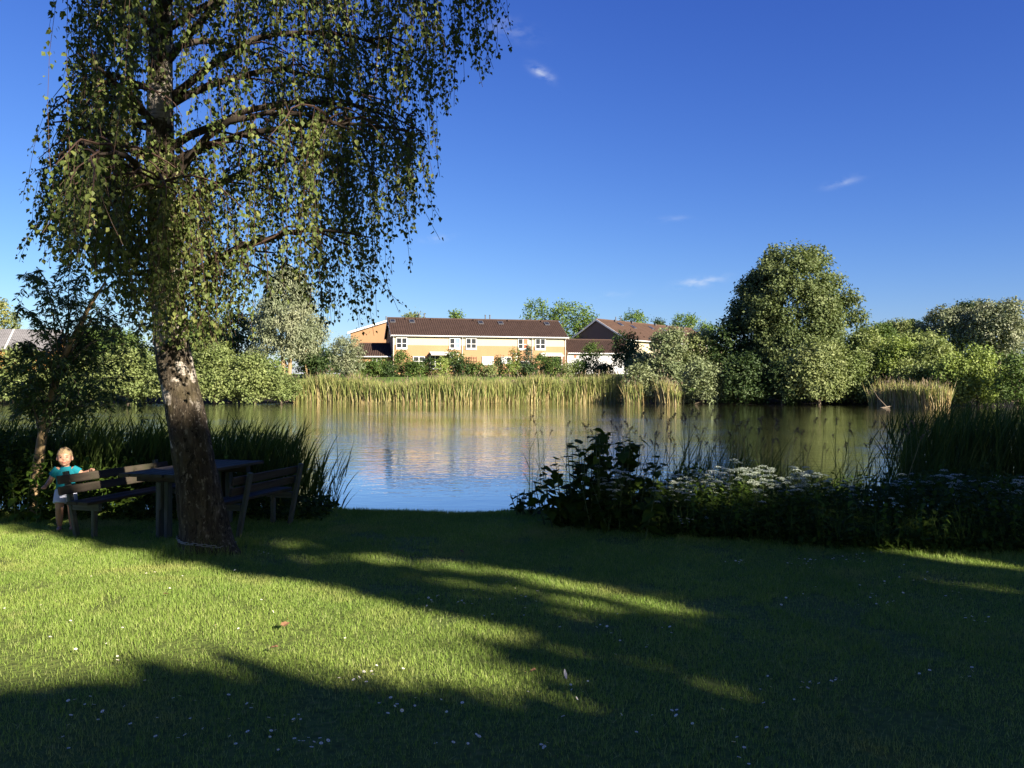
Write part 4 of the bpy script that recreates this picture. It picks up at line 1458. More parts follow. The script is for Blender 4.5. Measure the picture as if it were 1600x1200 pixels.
def plank_mesh(mb_name, size, mat):
    b = MB()
    b.bevbox([0, 0, 0], size, None, 0.006)
    return b.mesh(mb_name, mat)


def put(name, me, parent, loc, tilt=0.0, yaw=0.0, pitch=0.0):
    mt = Matrix.Translation(Vector(loc)) @ Matrix.Rotation(yaw, 4, 'Z') @ Matrix.Rotation(pitch, 4, 'Y') @ Matrix.Rotation(tilt, 4, 'X')
    return link(name, me, parent, mt)


# local frame of each thing: x along the table, y to the right of it, z up
yaw = math.atan2(AX[1], AX[0])
tb_c = np.array([-3.95, 8.75]) + AX * 0.8
table = thing('picnic_table', 'weathered wooden picnic table standing behind the birch trunk', 'table', (tb_c[0], tb_c[1], 0), yaw)
pm = plank_mesh('plank', (1.66, 0.135, 0.036), M['wood'])
for k in range(5):
    put('plank', pm, table, (rng.normal() * 0.008, -0.29 + 0.145 * k, 0.735 + rng.normal() * 0.002), yaw=rng.normal() * 0.002)
cm = plank_mesh('crossbeam', (0.66, 0.09, 0.075), M['wood'])
pm2 = plank_mesh('post', (0.72, 0.085, 0.05), M['wood_grey'])
pm3 = plank_mesh('brace', (0.30, 0.07, 0.05), M['wood_grey'])
for e in (-0.55, 0.55):
    put('crossbeam', cm, table, (e, 0, 0.676), yaw=math.pi / 2)
    for s in (-0.055, 0.055):
        put('post', pm2, table, (e, s, 0.28), yaw=math.pi / 2, pitch=math.pi / 2)
    put('brace', pm3, table, (e - 0.052 * np.sign(e) * -1, 0.0, 0.49), yaw=math.pi / 2, pitch=math.pi / 2)


def bench(label, near, length, side):
    """bench whose back runs from 'near' along the table; side = +1 when the seat lies to its right"""
    c = np.array(near) + AX * length / 2
    b = thing('picnic_bench', label, 'bench', (c[0], c[1], 0), yaw, 'benches beside the picnic table')
    y = -side                                            # local y points left, so the seat is on -side
    bm = plank_mesh('back_slat', (length, 0.024, 0.095), M['wood'])
    lean = R(12) * side
    for k, z in enumerate((0.545, 0.665)):
        put('back_slat', bm, b, (rng.normal() * 0.01, -y * (0.03 + (z - 0.5) * 0.2), z), tilt=-lean, yaw=0)
    sm = plank_mesh('seat_slat', (length - 0.04, 0.135, 0.034), M['wood'])
    for k in range(2):
        put('seat_slat', sm, b, (0, y * (0.11 + 0.15 * k), 0.415))
    lm = plank_mesh('leg', (0.80, 0.042, 0.068), M['wood_grey'])
    lm2 = plank_mesh('seat_bearer', (0.36, 0.05, 0.08), M['wood_grey'])
    lm3 = plank_mesh('front_leg', (0.42, 0.045, 0.06), M['wood_grey'])
    for e in (-length / 2 + 0.2, length / 2 - 0.12):
        mt = Matrix.Translation(Vector((e, -y * 0.062, 0.35))) @ Matrix.Rotation(-lean, 4, 'X') @ Matrix.Rotation(math.pi / 2, 4, 'Y')
        link('leg', lm, b, mt)
        put('seat_bearer', lm2, b, (e, y * 0.15, 0.352), yaw=math.pi / 2)
        mt = Matrix.Translation(Vector((e, y * 0.25, 0.13))) @ Matrix.Rotation(math.pi / 2, 4, 'Y')
        link('front_leg', lm3, b, mt)
    return b


bench('long wooden bench left of the picnic table, with the boy behind its near end', (-4.96, 8.88), 1.75, 1)
bench('wooden bench right of the picnic table, half hidden by the birch trunk', (-3.10, 8.80), 1.38, -1)

# ------------------------------------------------------------------ the boy
BOY = np.array([-5.27, 9.52, 0.0])
boy = thing('person', 'small blond boy in a teal T-shirt standing behind the near end of the left bench', 'person', BOY, R(23))


def remesh(o, vox, sm=4):
    m = o.modifiers.new('fuse', 'REMESH')
    m.mode = 'VOXEL'
    m.voxel_size = vox
    m.use_smooth_shade = True
    s = o.modifiers.new('soften', 'SMOOTH')
    s.iterations = sm
    s.factor = 0.5


HC = np.array([-0.008, -0.015, 0.868])
bd = MB()
bd.ellipsoid(HC, (0.076, 0.088, 0.100), 24, 16)
bd.ellipsoid(HC + [0, -0.02, -0.045], (0.062, 0.066, 0.062), 20, 12)         # jaw and cheeks
bd.ellipsoid(HC + [0, -0.083, -0.022], (0.0095, 0.011, 0.011), 10, 8)        # nose
bd.ellipsoid(HC + [0, -0.078, -0.055], (0.020, 0.010, 0.012), 10, 8)         # mouth swell
bd.ellipsoid(HC + [0, -0.065, -0.086], (0.020, 0.018, 0.014), 10, 8)         # chin
for s in (-1, 1):
    bd.ellipsoid(HC + [s * 0.079, 0.008, -0.02], (0.010, 0.019, 0.027), 10, 8)   # ear
    bd.ellipsoid(HC + [s * 0.036, -0.062, -0.035], (0.026, 0.022, 0.024), 10, 8)  # cheek
bd.tube([[0, 0, 0.70], [-0.002, -0.004, 0.80]], [0.045, 0.040], 12)
bd.ellipsoid((0, 0, 0.655), (0.100, 0.068, 0.095), 18, 12)
bd.ellipsoid((0, -0.008, 0.56), (0.092, 0.075, 0.095), 18, 12)
bd.ellipsoid((0, 0, 0.47), (0.094, 0.075, 0.075), 18, 12)
armR = np.array([[-0.088, 0, 0.712], [-0.132, 0.005, 0.655], [-0.150, 0.0, 0.612], [-0.178, -0.045, 0.568], [-0.196, -0.075, 0.545]])
armL = np.array([[0.088, 0, 0.712], [0.140, -0.01, 0.682], [0.185, -0.03, 0.662], [0.232, -0.07, 0.682], [0.262, -0.10, 0.700]])
for A in (armR, armL):
    bd.tube(A, [0.040, 0.034, 0.029, 0.024, 0.019], 12)
    bd.ellipsoid(A[0], (0.042, 0.040, 0.040), 12, 8)
    h = A[-1] + (A[-1] - A[-2]) * 0.6
    bd.ellipsoid(h, (0.024, 0.022, 0.024), 12, 8)
    fw = norm(A[-1] - A[-2])
    sd = norm(np.cross(fw, [0, 0, 1.0]))
    dn = np.cross(sd, fw)
    for q in range(4):
        o0 = h + sd * (q - 1.5) * 0.0105 + fw * 0.012
        l = (0.020, 0.024, 0.023, 0.018)[q]
        bd.tube([o0, o0 + fw * l, o0 + fw * l * 1.1 - dn * (-0.012 if A is armR else 0.012) * 1.0, o0 + fw * l * 0.5 - dn * (-0.024 if A is armR else 0.022)], [0.0068, 0.0066, 0.006, 0.005], 6)
    o0 = h - sd * 0.018
    bd.tube([o0, o0 - sd * 0.012 + fw * 0.014, o0 - sd * 0.006 + fw * 0.028], [0.008, 0.007, 0.005], 6)
legR = np.array([[-0.048, 0, 0.46], [-0.058, -0.045, 0.36], [-0.060, -0.060, 0.27], [-0.064, -0.015, 0.15], [-0.066, 0.025, 0.055]])
legL = np.array([[0.048, 0, 0.46], [0.056, 0.0, 0.36], [0.060, 0.0, 0.26], [0.062, 0.02, 0.15], [0.064, 0.03, 0.05]])
for Lg in (legR, legL):
    bd.tube(Lg, [0.062, 0.055, 0.042, 0.040, 0.026], 14)
    bd.ellipsoid(Lg[2], (0.042, 0.042, 0.045), 12, 8)
    bd.ellipsoid(Lg[-1] + [0, -0.045, -0.028], (0.030, 0.066, 0.024), 14, 8)
body = bd.build('body', M['skin'], boy, True)
remesh(body, 0.0042, 3)
for s in (-1, 1):
    e = MB()
    e.ellipsoid(HC + [s * 0.031, -0.0805, 0.004], (0.0105, 0.006, 0.0062), 12, 8)
    e.build('eye', M['eye'], boy, True)
    e = MB()
    e.tube([HC + [s * 0.016, -0.085, 0.020], HC + [s * 0.032, -0.084, 0.025], HC + [s * 0.048, -0.072, 0.021]], [0.003, 0.004, 0.0025], 6)
    e.build('eyebrow', M['brow'], boy, True)
e = MB()
e.tube([HC + [-0.021, -0.083, -0.054], HC + [0, -0.0905, -0.057], HC + [0.021, -0.083, -0.054]], [0.003, 0.0052, 0.003], 8)
e.build('mouth', M['lip'], boy, True)
hb = MB()
th_, ph_ = np.meshgrid(np.linspace(0.02, 1.0, 26), np.linspace(0, 2 * math.pi, 56, endpoint=False), indexing='ij')
front = np.cos(ph_ + math.pi / 2)                            # +1 at the face (-Y)
lim = 1.22 + 0.72 * (1 - front) / 2 - 0.10 * np.cos(2 * ph_ + math.pi)
ang = th_ * lim
dirs = np.stack([np.sin(ang) * np.cos(ph_), np.sin(ang) * np.sin(ph_), np.cos(ang)], -1)
nzv = vnoise(dirs.reshape(-1, 3) * np.array([26, 26, 9]) + 3).reshape(th_.shape)
rr = (1.07 + 0.07 * (nzv - 0.5) * 2) * (1 - 0.05 * (th_ > 0.95))
hv = HC + [0, 0.004, 0.004] + dirs * rr[..., None] * np.array([0.078, 0.09, 0.102])
nr, nc = th_.shape
i = np.arange(nr - 1)[:, None] * nc
j = np.arange(nc)[None]
hb.add(hv.reshape(-1, 3), np.stack([i + j, i + nc + j, i + nc + (j + 1) % nc, i + (j + 1) % nc], -1).reshape(-1, 4))
ho = hb.build('hair', M['hair'], boy, True)
so_ = ho.modifiers.new('thick', 'SOLIDIFY')
so_.thickness = 0.008
# clothes
sh = MB()
sh.ellipsoid((0, 0, 0.668), (0.112, 0.078, 0.078), 22, 14)
sh.tube([[0, 0, 0.715], [0, 0, 0.66], [0, -0.004, 0.56], [0, 0, 0.475], [0, 0, 0.46]], [0.078, 0.102, 0.100, 0.104, 0.102], 22)
sh.tube([[0, 0, 0.72], [0, 0, 0.755]], [0.07, 0.052], 16)
for A in (armR, armL):
    d = A[1] - A[0]
    sh.tube([A[0] - d * 0.3, A[0] + d * 0.4, A[1] + d * 0.15], [0.050, 0.050, 0.049], 14)
for v in sh.v:
    v[:, 1] *= 0.86
sho = sh.build('t_shirt', M['teal'], boy, True)
remesh(sho, 0.0055, 3)
st = MB()
st.tube([[0, 0, 0.50], [0, 0, 0.46], [0, 0, 0.42]], [0.098, 0.100, 0.095], 20)
for Lg in (legR, legL):
    st.tube([Lg[0] + [0, 0, 0.02], (Lg[0] + Lg[1]) / 2, Lg[1] + (Lg[2] - Lg[1]) * 0.35], [0.066, 0.070, 0.070], 16)
sto = st.build('shorts', M['shorts'], boy, True)
remesh(sto, 0.006, 3)

# ------------------------------------------------------------------ leaning willow sapling at the left
rng = np.random.default_rng(42)
SY = 10.6
sp_px = [(52, 812, 16), (60, 720, 15), (66, 680, 14), (76, 635, 13), (88, 592, 12), (102, 555, 10), (118, 520, 8), (140, 480, 5), (165, 440, 3)]
spp = np.array([px(a, b, SY) for a, b, _ in sp_px])
SB = np.array([spp[0][0], SY, 0.0])
sap = thing('willow_sapling', 'slim leaning willow sapling with narrow dark leaves left of the birch', 'tree', SB)
mb = MB()
P_, r_ = interp_path(spp, np.array([w / 2 / FPX * SY for *_, w in sp_px]), 24)
mb.tube(P_ - SB, r_, 10)
mb.build('trunk', M['willowbark'], sap, True)
lb = MB()
tl = MB()
tips = [(25, 470), (40, 430), (60, 412), (100, 405), (140, 420), (180, 440), (215, 455), (235, 500), (245, 540), (235, 590), (200, 610), (160, 600), (120, 610), (30, 560), (10, 590), (30, 620), (70, 560), (150, 545),
        (190, 520), (15, 540), (-20, 560), (210, 560), (170, 480), (120, 460), (-5, 600), (60, 600), (140, 640), (220, 625), (90, 520), (45, 530), (130, 500), (200, 490)]
for (a, b) in tips:
    k = int(np.clip(np.interp(b, [400, 640], [17, 8]) + rng.normal() * 1.2, 7, 20))
    s0 = P_[k]
    Yt = SY + rng.normal() * 0.6
    e0 = px(a + rng.normal() * 6, b + rng.normal() * 6, Yt)
    v = np.linspace(0, 1, 8)[:, None]
    Q = s0 * (1 - v) + e0 * v + np.array([0, 0, 0.35]) * np.sin(v * math.pi) * np.linalg.norm(e0 - s0) * 0.5
    lm = MB()
    lm.tube(Q - SB, 0.010 * (1 - v[:, 0]) + 0.002, 5)
    lm.build('limb', M['bark'], sap, True)
    for q in range(17):
        f = rng.uniform(0.2, 1.0)
        o0 = np.array([np.interp(f, v[:, 0], Q[:, k2]) for k2 in range(3)])
        ln = rng.uniform(0.15, 0.45)
        dr = rdir(1)[0] * np.array([1, 1, 0.5])
        w = np.linspace(0, 1, 5)
        tw_ = o0 + dr * ln * w[:, None] * 0.8 + np.array([0, 0, -0.75]) * ln * (w ** 1.6)[:, None]
        tl.tube(tw_ - SB, 0.002, 3, cap=False)
        n = int(ln / 0.018) + 3
        g = rng.uniform(0.05, 1, n)
        Pl = np.stack([np.interp(g, w, tw_[:, k2]) for k2 in range(3)], 1)
        lb.leaves(Pl - SB, norm(rdir(n) * np.array([1, 1, 0.6]) + dr * 0.5 + np.array([0, 0, -0.6])), rdir(n), rng.uniform(0.06, 0.115, n), rng.uniform(0.016, 0.028, n), 0.1, 0.45)
tl.build('twigs', M['twig'], sap)['kind'] = 'stuff'
lb.build('crown', M['sapling'], sap)['kind'] = 'stuff'

# ------------------------------------------------------------------ near reed beds
rng = np.random.default_rng(43)
def near_reeds(name, label, n, xr, yr, hfun, leafw=0.024, dens_fn=None, wind=(0.06, 0)):
    mb = MB()
    x = rng.uniform(*xr, n)
    y = rng.uniform(*yr, n)
    if dens_fn is not None:
        keep = rng.random(n) < dens_fn(x, y)
        x, y = x[keep], y[keep]
    n = len(x)
    zb = np.maximum(near_z(x, y), WATER_Z - 0.3)
    top = hfun(x, y) + rng.normal(size=n) * 0.09
    H = np.maximum(0.3, top - zb)
    P = np.stack([x, y, zb], 1)
    lean = rng.normal(size=(n, 3)) * np.array([0.07, 0.07, 0]) + np.array([wind[0], wind[1], 0])
    D = norm(np.array([0, 0, 1.0]) + lean)
    mb.blades(P, D, lean * 0.5, H * 0.95, 0.009, 3, 0)
    for k in range(5):
        f = rng.uniform(0.2, 0.8, n)[:, None]
        Q = P + D * (H[:, None] * f)
        out = norm(rdir(n) * np.array([1, 1, 0]) + np.array([0.5, 0, 0])) * rng.uniform(0.1, 0.5, (n, 1))
        mb.blades(Q, norm(D + out * 0.7), out * 0.6 + np.array([0, 0, -0.12]), rng.uniform(0.3, 0.6, n) * np.clip(H, 0.5, 1.3), leafw * rng.uniform(0.7, 1.2, n), 3, 0)
    o = mb.build(name, [M['reedleaf'], M['reeddry']])
    return tag(o, label, 'reeds', kind='stuff')


near_reeds('reed_bed', 'dark green reed bed on the near bank behind table and benches', 2600, (-9.6, -2.75), (10.9, 13.6),
           lambda x, y: np.interp(x, [-9.5, -5, -3.8, -3.1, -2.75], [1.10, 1.04, 0.98, 0.80, 0.45]) + 0.06 * np.sin(x * 5), dens_fn=lambda x, y: np.where(x > -3.6, np.where(y < 12.0, 0.8, 0.12), 0.85))
near_reeds('reed_bed', 'tall dense dark reed clump at the right edge of the near bank', 2300, (5.8, 12.5), (12.0, 15.0),
           lambda x, y: np.interp(x, [5.7, 6.5, 9, 12.5], [1.0, 1.32, 1.38, 1.3]) + 0.07 * np.sin(x * 4), 0.02, wind=(0.02, 0), dens_fn=lambda x, y: np.where(x / y > 0.478, 0.95, 0.06))
near_reeds('reed_bed', 'loose young reeds in the water behind the white umbels', 420, (1.5, 7.0), (11.0, 13.0),
           lambda x, y: 0.45 + 0.2 * np.sin(x * 2.1 + 1), 0.016, wind=(0.05, 0))

# plumed reed stalks standing singly before the water
def reed_stalk(seed):
    r = np.random.default_rng(seed)
    t = thing('reed_stalk', 'thin reed stalk with a drooping brown plume in front of the lake', 'reed', (0, 0, 0), 0, 'plumed reed stalks in front of the lake')
    H = 1.75
    v = np.linspace(0, 1, 9)
    b = r.normal() * 0.12
    P = np.stack([b * v ** 2 + r.normal() * 0.02 * np.sin(v * 5), 0.05 * r.normal() * v ** 2, H * v], 1)
    s = MB()
    s.tube(P, 0.0055 * (1 - v) + 0.0026, 5)
    s.build('stem', M['reeddry'] if seed % 3 == 0 else M['stem'], t)
    for k in range(3):
        lf = MB()
        p = np.array([[np.interp(f, v, P[:, q]) for q in range(3)] for f in (0.3 + 0.18 * k,)])
        o = norm(r.normal(size=(1, 3)) * np.array([1, 1, 0])) * 0.35
        lf.blades(p, norm(np.array([[0, 0, 1.0]]) + o), o * 0.7, 0.42, 0.013, 4)
        lf.build('leaf', M['reedleaf'], t)
    p = MB()
    n = 46
    g = r.random(n)
    top = P[-1]
    side = np.sign(b) if b else 1
    sp = top + np.stack([side * 0.055 * g ** 1.4, np.zeros(n), 0.17 * g - 0.06 * g * g], 1)
    dd = np.stack([side * 0.6 + r.normal(size=n) * 0.45, r.normal(size=n) * 0.4, -0.3 + r.normal(size=n) * 0.4], 1)
    p.leaves(sp, dd, rdir(n), 0.048, 0.0085, 0.1, 0.5)
    p.build('plume', M['plume'], t)
    KIDS[t.name] = list(t.children)
    return t


st_pro = [reed_stalk(q) for q in (1, 2, 3, 4, 5, 6)]
stalk_cols = [826, 832, 838, 846, 852, 880, 884, 913, 917, 922, 930, 937, 944, 951, 957] + [962 + 3.9 * q + rng.normal() * 3 for q in range(66)] + [1222 + 6.8 * q + rng.normal() * 5 for q in range(32)]
for q, c in enumerate(stalk_cols):
    Y = rng.uniform(11.0, 12.6) if c > 900 else rng.uniform(10.9, 11.4)
    X = (c - 800) / FPX * Y
    zb = max(float(near_z(np.array([X]), np.array([Y]))[0]), WATER_Z - 0.25) - 0.02
    ytop = rng.uniform(645, 700) if c < 1200 else rng.uniform(655, 705)
    if c < 890:
        ytop = rng.uniform(650, 690)
    zt = EYE + (HOR - ytop) / FPX * Y
    sc = (zt - zb) / 1.80
    src = st_pro[q % 6]
    if q < 6:
        src.location = (X, Y, zb)
        src.scale = (sc, sc, sc)
        src.rotation_euler = (0, 0, rng.normal() * 0.6)
    else:
        src = dup(src, (X, Y, zb), rng.normal() * 0.6, sc)
    src['label'], src['group'] = 'plumed reed stalk in the loose row between burdock and open water', 'reed stalks behind burdock and umbels'
    if c < 860:
        src['label'], src['group'] = 'plumed reed stalk in the leftmost small cluster before open water', 'leftmost cluster of reed stalks'
    elif 870 < c < 900:
        src['label'], src['group'] = 'plumed reed stalk of the lone pair behind the burdock', 'pair of reed stalks behind the burdock'
    elif c > 1215:
        src['label'], src['group'] = 'sparse reed stalk between the umbels and the dark water', 'sparse reed stalks at the right'

# ------------------------------------------------------------------ right bank: burdock, umbels, nettles, undergrowth
rng = np.random.default_rng(44)
def heart_leaf(L, Wd, mat, name='leaf', cup=0.12, wavy=0.06):
    """broad leaf with a lobed base and wavy rim: 22 triangles"""
    t = np.linspace(0, 1, 6)
    half = np.array([0.36, 0.5, 0.46, 0.34, 0.18, 0.0])
    b = MB()
    v = []
    for k in range(6):
        y = t[k] * L - (0.10 * L if k == 0 else 0)
        z = -0.18 * L * t[k] ** 2
        v.append([0, max(0, t[k] * L), z])
        if k < 5:
            w = half[k] * Wd
            zz_ = z + cup * w + wavy * L * (0.5 if k % 2 else -0.5) * 0.5
            v += [[-w, y, zz_], [w, y, zz_]]
    f = []
    for k in range(4):
        a, c = k * 3, (k + 1) * 3
        f += [[a, c, c + 1, a + 1], [a, a + 2, c + 2, c]]
    b.add(v, f)
    b.f.append((np.array([[12, 15, 13], [12, 14, 15]]), 0))
    return b.mesh(name, mat)


def place_leaf(me, parent, loc, out, tilt, sc, roll=0.0):
    """leaf root at loc, pointing along out (horizontal angle) and tilted"""
    mt = Matrix.Translation(Vector([float(a) for a in loc])) @ Matrix.Rotation(out - math.pi / 2, 4, 'Z') @ Matrix.Rotation(tilt, 4, 'X') @ Matrix.Rotation(roll, 4, 'Y') @ Matrix.Scale(sc, 4)
    return link('leaf', me, parent, mt)


burd_leaf = [heart_leaf(0.24, 0.20, M['burdock']), heart_leaf(0.20, 0.15, M['burdock']), heart_leaf(0.17, 0.15, M['burdock'])]


def burdock(label, c, base, hw, hgt, n, stems, small=1.0):
    root = thing('burdock_shrub', label, 'shrub', base, 0, 'large-leaved dark plants on the right bank')
    for s in range(stems):
        a = rng.uniform(0, 2 * math.pi)
        r = hw * math.sqrt(rng.random()) * 0.9
        x0, y0 = math.cos(a) * r, math.sin(a) * r * 0.5
        h = hgt * (1 - 0.62 * min(1.3, abs(x0 - c) / hw) ** 2.0) * rng.uniform(0.82, 1.04)
        v = np.linspace(0, 1, 6)
        P = np.stack([x0 * (0.8 + 0.2 * v) + rng.normal() * 0.05 * v, y0 + rng.normal() * 0.05 * v, h * v], 1)
        sb_ = MB()
        sb_.tube(P, 0.009 * (1 - v) + 0.003, 5)
        sb_.build('stem', M['stem'], root)
        m = max(4, int(n / stems))
        for k in range(m):
            f = 0.12 + 0.88 * (k + rng.random()) / m
            loc = [np.interp(f, v, P[:, q]) for q in range(3)]
            place_leaf(burd_leaf[rng.integers(3)], root, loc, rng.uniform(0, 2 * math.pi), rng.uniform(-0.7, 0.35), small * (1.15 - 0.55 * f) * rng.uniform(0.75, 1.2), rng.normal() * 0.3)
    return root


b1 = px(925, 820, 9.95)
burdock('tall dark large-leaved burdock clump at the left end of the right bank growth', 0.10, (b1[0], 9.95, 0), 1.0, 1.16, 470, 38)
b2 = px(1010, 832, 9.4)
burdock('low dark large-leaved clump in front of the burdock', 0.0, (b2[0] - 0.25, 9.45, 0), 1.1, 0.62, 190, 20)
b3 = px(805, 800, 10.55)
burdock('small leafy clump at the water edge left of the burdock', 0.0, (0.16, 10.6, 0), 0.24, 0.36, 40, 8, 0.55)

net_leaf = [heart_leaf(0.10, 0.062, M['nettle']), heart_leaf(0.085, 0.058, M['nettle'])]


def nettle(seed):
    r = np.random.default_rng(seed)
    t = thing('nettle_plant', 'leafy green nettle standing at the edge of the lawn', 'plant')
    h = 0.55
    v = np.linspace(0, 1, 6)
    P = np.stack([r.normal() * 0.08 * v ** 2, r.normal() * 0.08 * v ** 2, h * v], 1)
    sb_ = MB()
    sb_.tube(P, 0.004 * (1 - v) + 0.0015, 5)
    sb_.build('stem', M['stem'], t)
    k = 0
    for q in range(8):
        f = 0.12 + 0.88 * q / 7
        for s in (0, 1):
            loc = [np.interp(f, v, P[:, z]) for z in range(3)]
            place_leaf(net_leaf[k % 2], t, loc, q * math.pi / 2 + s * math.pi + r.normal() * 0.3, r.uniform(-0.7, 0.1), (1.25 - 0.6 * f) * r.uniform(0.85, 1.2), r.normal() * 0.25)
            k += 1
    KIDS[t.name] = list(t.children)
    return t


net = [nettle(q) for q in range(5)]
net_spots = []
for q in range(34):                                         # right bank front edge
    c = rng.uniform(1060, 1440) if q < 24 else rng.uniform(1440, 1640)
    yb = np.interp(c, [1060, 1300, 1600], [842, 860, 866]) - rng.uniform(0, 14)
    g = gpx(c, yb)
    net_spots.append((g[0], g[1], rng.uniform(0.5, 0.95) if not 1290 < c < 1430 else rng.uniform(0.75, 1.1), 'right'))
for q in range(22):                                         # behind the benches, left bank
    net_spots.append((rng.uniform(-6.6, -3.4), rng.uniform(10.5, 11.1), rng.uniform(0.9, 1.5), 'left'))
for q in range(16):
    net_spots.append((rng.uniform(-7.3, -5.75), rng.uniform(9.9, 10.9), rng.uniform(0.9, 1.6), 'edge'))
LBL = {'right': ('leafy green nettle at the front edge of the right bank growth', 'nettles along the right bank edge'),
       'left': ('dark nettle between the benches and the left reed bed', 'nettles behind the benches'),
       'edge': ('leafy nettle at the left edge beside the boy', 'nettles left of the boy')}
for q, (x, y, sc, wh) in enumerate(net_spots):
    z = float(near_z(np.array([x]), np.array([y]))[0])
    if q < 5:
        o = net[q]
        o.location = (x, y, z)
        o.scale = (sc, sc, sc)
    else:
        o = dup(net[q % 5], (x, y, z), rng.uniform(0, 6.3), sc)
    o['label'], o['group'] = LBL[wh]


def umbellifer(seed):
    r = np.random.default_rng(seed)
    t = thing('umbel_plant', 'white flowering umbel plant on the right bank', 'plant', (0, 0, 0), 0, 'white umbel plants on the right bank')
    h = 0.95
    v = np.linspace(0, 1, 6)
    P = np.stack([r.normal() * 0.1 * v ** 2, r.normal() * 0.1 * v ** 2, h * v], 1)
    sb_ = MB()
    sb_.tube(P, 0.005 * (1 - v) + 0.0022, 5)
    heads = [(P[-1], 0.088)]
    for k in range(3):
        f = 0.55 + 0.13 * k
        p0 = np.array([np.interp(f, v, P[:, q]) for q in range(3)])
        a = r.uniform(0, 6.28)
        p1 = p0 + np.array([math.cos(a) * 0.15, math.sin(a) * 0.15, r.uniform(0.2, 0.32)])
        sb_.tube([p0, (p0 + p1) / 2 + [math.cos(a) * 0.03, math.sin(a) * 0.03, 0], p1], [0.003, 0.0025, 0.002], 4)
        heads.append((p1, r.uniform(0.055, 0.08)))
    sb_.build('stem', M['stem'], t)
    for c, rad_ in heads:
        u = MB()
        n = 17
        g = np.sqrt((np.arange(n) + 0.5) / n)
        a = np.arange(n) * 2.39996
        for q in range(n):
            tip = c + np.array([math.cos(a[q]) * g[q] * rad_, math.sin(a[q]) * g[q] * rad_, 0.045 - 0.022 * g[q] ** 2 + r.normal() * 0.003])
            d0 = norm(rdir(5) * np.array([1, 1, 0.25]))
            u.leaves(np.repeat(tip[None], 5, 0) - d0 * 0.002, d0, np.repeat(np.array([[0, 0, 1.0]]), 5, 0) + rdir(5) * 0.3, 0.021, 0.019, 0.1, 0.6)
        for q in range(0, n, 2):
            tip = c + np.array([math.cos(a[q]) * g[q] * rad_, math.sin(a[q]) * g[q] * rad_, 0.042 - 0.022 * g[q] ** 2])
            u.tube([c, tip], [0.001, 0.0007], 3, 1, cap=False)
        u.build('umbel', [M['umbel'], M['stem']], t)
    lf = MB()                                              # feathery leaves
    for k in range(7):
        f = 0.08 + 0.1 * k
        p0 = np.array([np.interp(f, v, P[:, q]) for q in range(3)])
        a = k * 2.4 + r.normal() * 0.3
        d = np.array([math.cos(a), math.sin(a), 0.25])
        m = 22
        g = r.random(m)
        Q = p0 + d * (0.30 * g)[:, None] + np.stack([-math.sin(a) * r.normal(size=m) * 0.09 * (1 - g * 0.6), math.cos(a) * r.normal(size=m) * 0.09 * (1 - g * 0.6), -0.12 * g ** 2 + r.normal(size=m) * 0.01], 1)
        lf.leaves(Q, d + rdir(m) * 0.7, np.array([[0, 0, 1.0]]) + rdir(m) * 0.45, 0.05, 0.026, 0.12, 0.45)
    lf.build('leaves', M['nettle'], t)['kind'] = 'stuff'
    KIDS[t.name] = list(t.children)
    return t


umb = [umbellifer(q) for q in range(6)]
spots = []
for q in range(128):
    c = rng.uniform(1075, 1330) if q < 52 or q > 108 else rng.uniform(1330, 1640)
    Y = rng.uniform(9.0, 10.7)
    yt = np.interp(c, [1075, 1130, 1300, 1340, 1400, 1640], [745, 728, 740, 765, 748, 742]) + abs(rng.normal()) * 16
    if q % 7 == 0:
        c = rng.uniform(920, 1080)
        yt = rng.uniform(735, 770)
        Y = rng.uniform(9.2, 9.8)
    if q in (20, 21, 22):
        c, yt, Y = (1062 + 22 * (q - 20), 812 + 4 * (q - 20), 9.0)
    if q == 23:
        c, yt, Y = 1400, 787, 8.7
    spots.append((c, yt, Y))
for q, (c, yt, Y) in enumerate(spots):
    X = (c - 800) / FPX * Y
    z = float(near_z(np.array([X]), np.array([Y]))[0])
    zt = EYE + (HOR - yt) / FPX * Y
    sc = float(np.clip((zt - z) / 0.99, 0.22, 1.1))
    if q < 6:
        umb[q].location = (X, Y, z)
        umb[q].scale = (sc, sc, sc)
    else:
        o = dup(umb[q % 6], (X, Y, z), rng.uniform(0, 6.3), sc)
        if q in (20, 21, 22):
            o['label'], o['group'] = 'low white umbel plant between the burdock and the lawn', 'low umbels beside the burdock'
        elif q == 23:
            o['label'], o['group'] = 'single pale umbel plant rising out of the sunlit nettles', 'lone umbel in the nettles'
        elif q % 7 == 0:
            o['label'], o['group'] = 'white umbel plant standing among the burdock leaves', 'umbels among the burdock'
        elif c > 1420:
            o['label'], o['group'] = 'white umbel plant in front of the dense dark reed clump', 'umbels before the dark reed clump'

ug = MB()                                                  # mass of low leaves under the umbels
n = 15000
c = rng.uniform(880, 1700, n)
yb = np.interp(c, [880, 1060, 1300, 1600], [822, 842, 860, 868])
Y0 = EYE * FPX / (yb - HOR)
Y = Y0 + rng.random(n) ** 1.3 * (11.0 - Y0)
X = (c - 800) / FPX * Y
hmax = np.interp(Y - Y0, [0, 0.25, 0.9, 2.5], [0.16, 0.34, 0.55, 0.5]) * np.interp(c, [880, 1000, 1080], [0.5, 0.8, 1.0])
hmax = hmax * (0.6 + 0.8 * vnoise(np.stack([X * 2.2, Y * 2.2, Y * 0], 1)))
Z = near_z(X, Y) + hmax * rng.random(n) ** 0.6
P = np.stack([X, Y, Z], 1)
ug.leaves(P, norm(rdir(n) * np.array([1, 1, 0.5]) + np.array([0, -0.2, -0.15])), np.array([[0, -0.2, 1.0]]) + rdir(n) * 0.5, rng.uniform(0.05, 0.11, n), rng.uniform(0.03, 0.06, n), 0.1, 0.42)
gsn = 2600
idx = rng.integers(0, n, gsn)
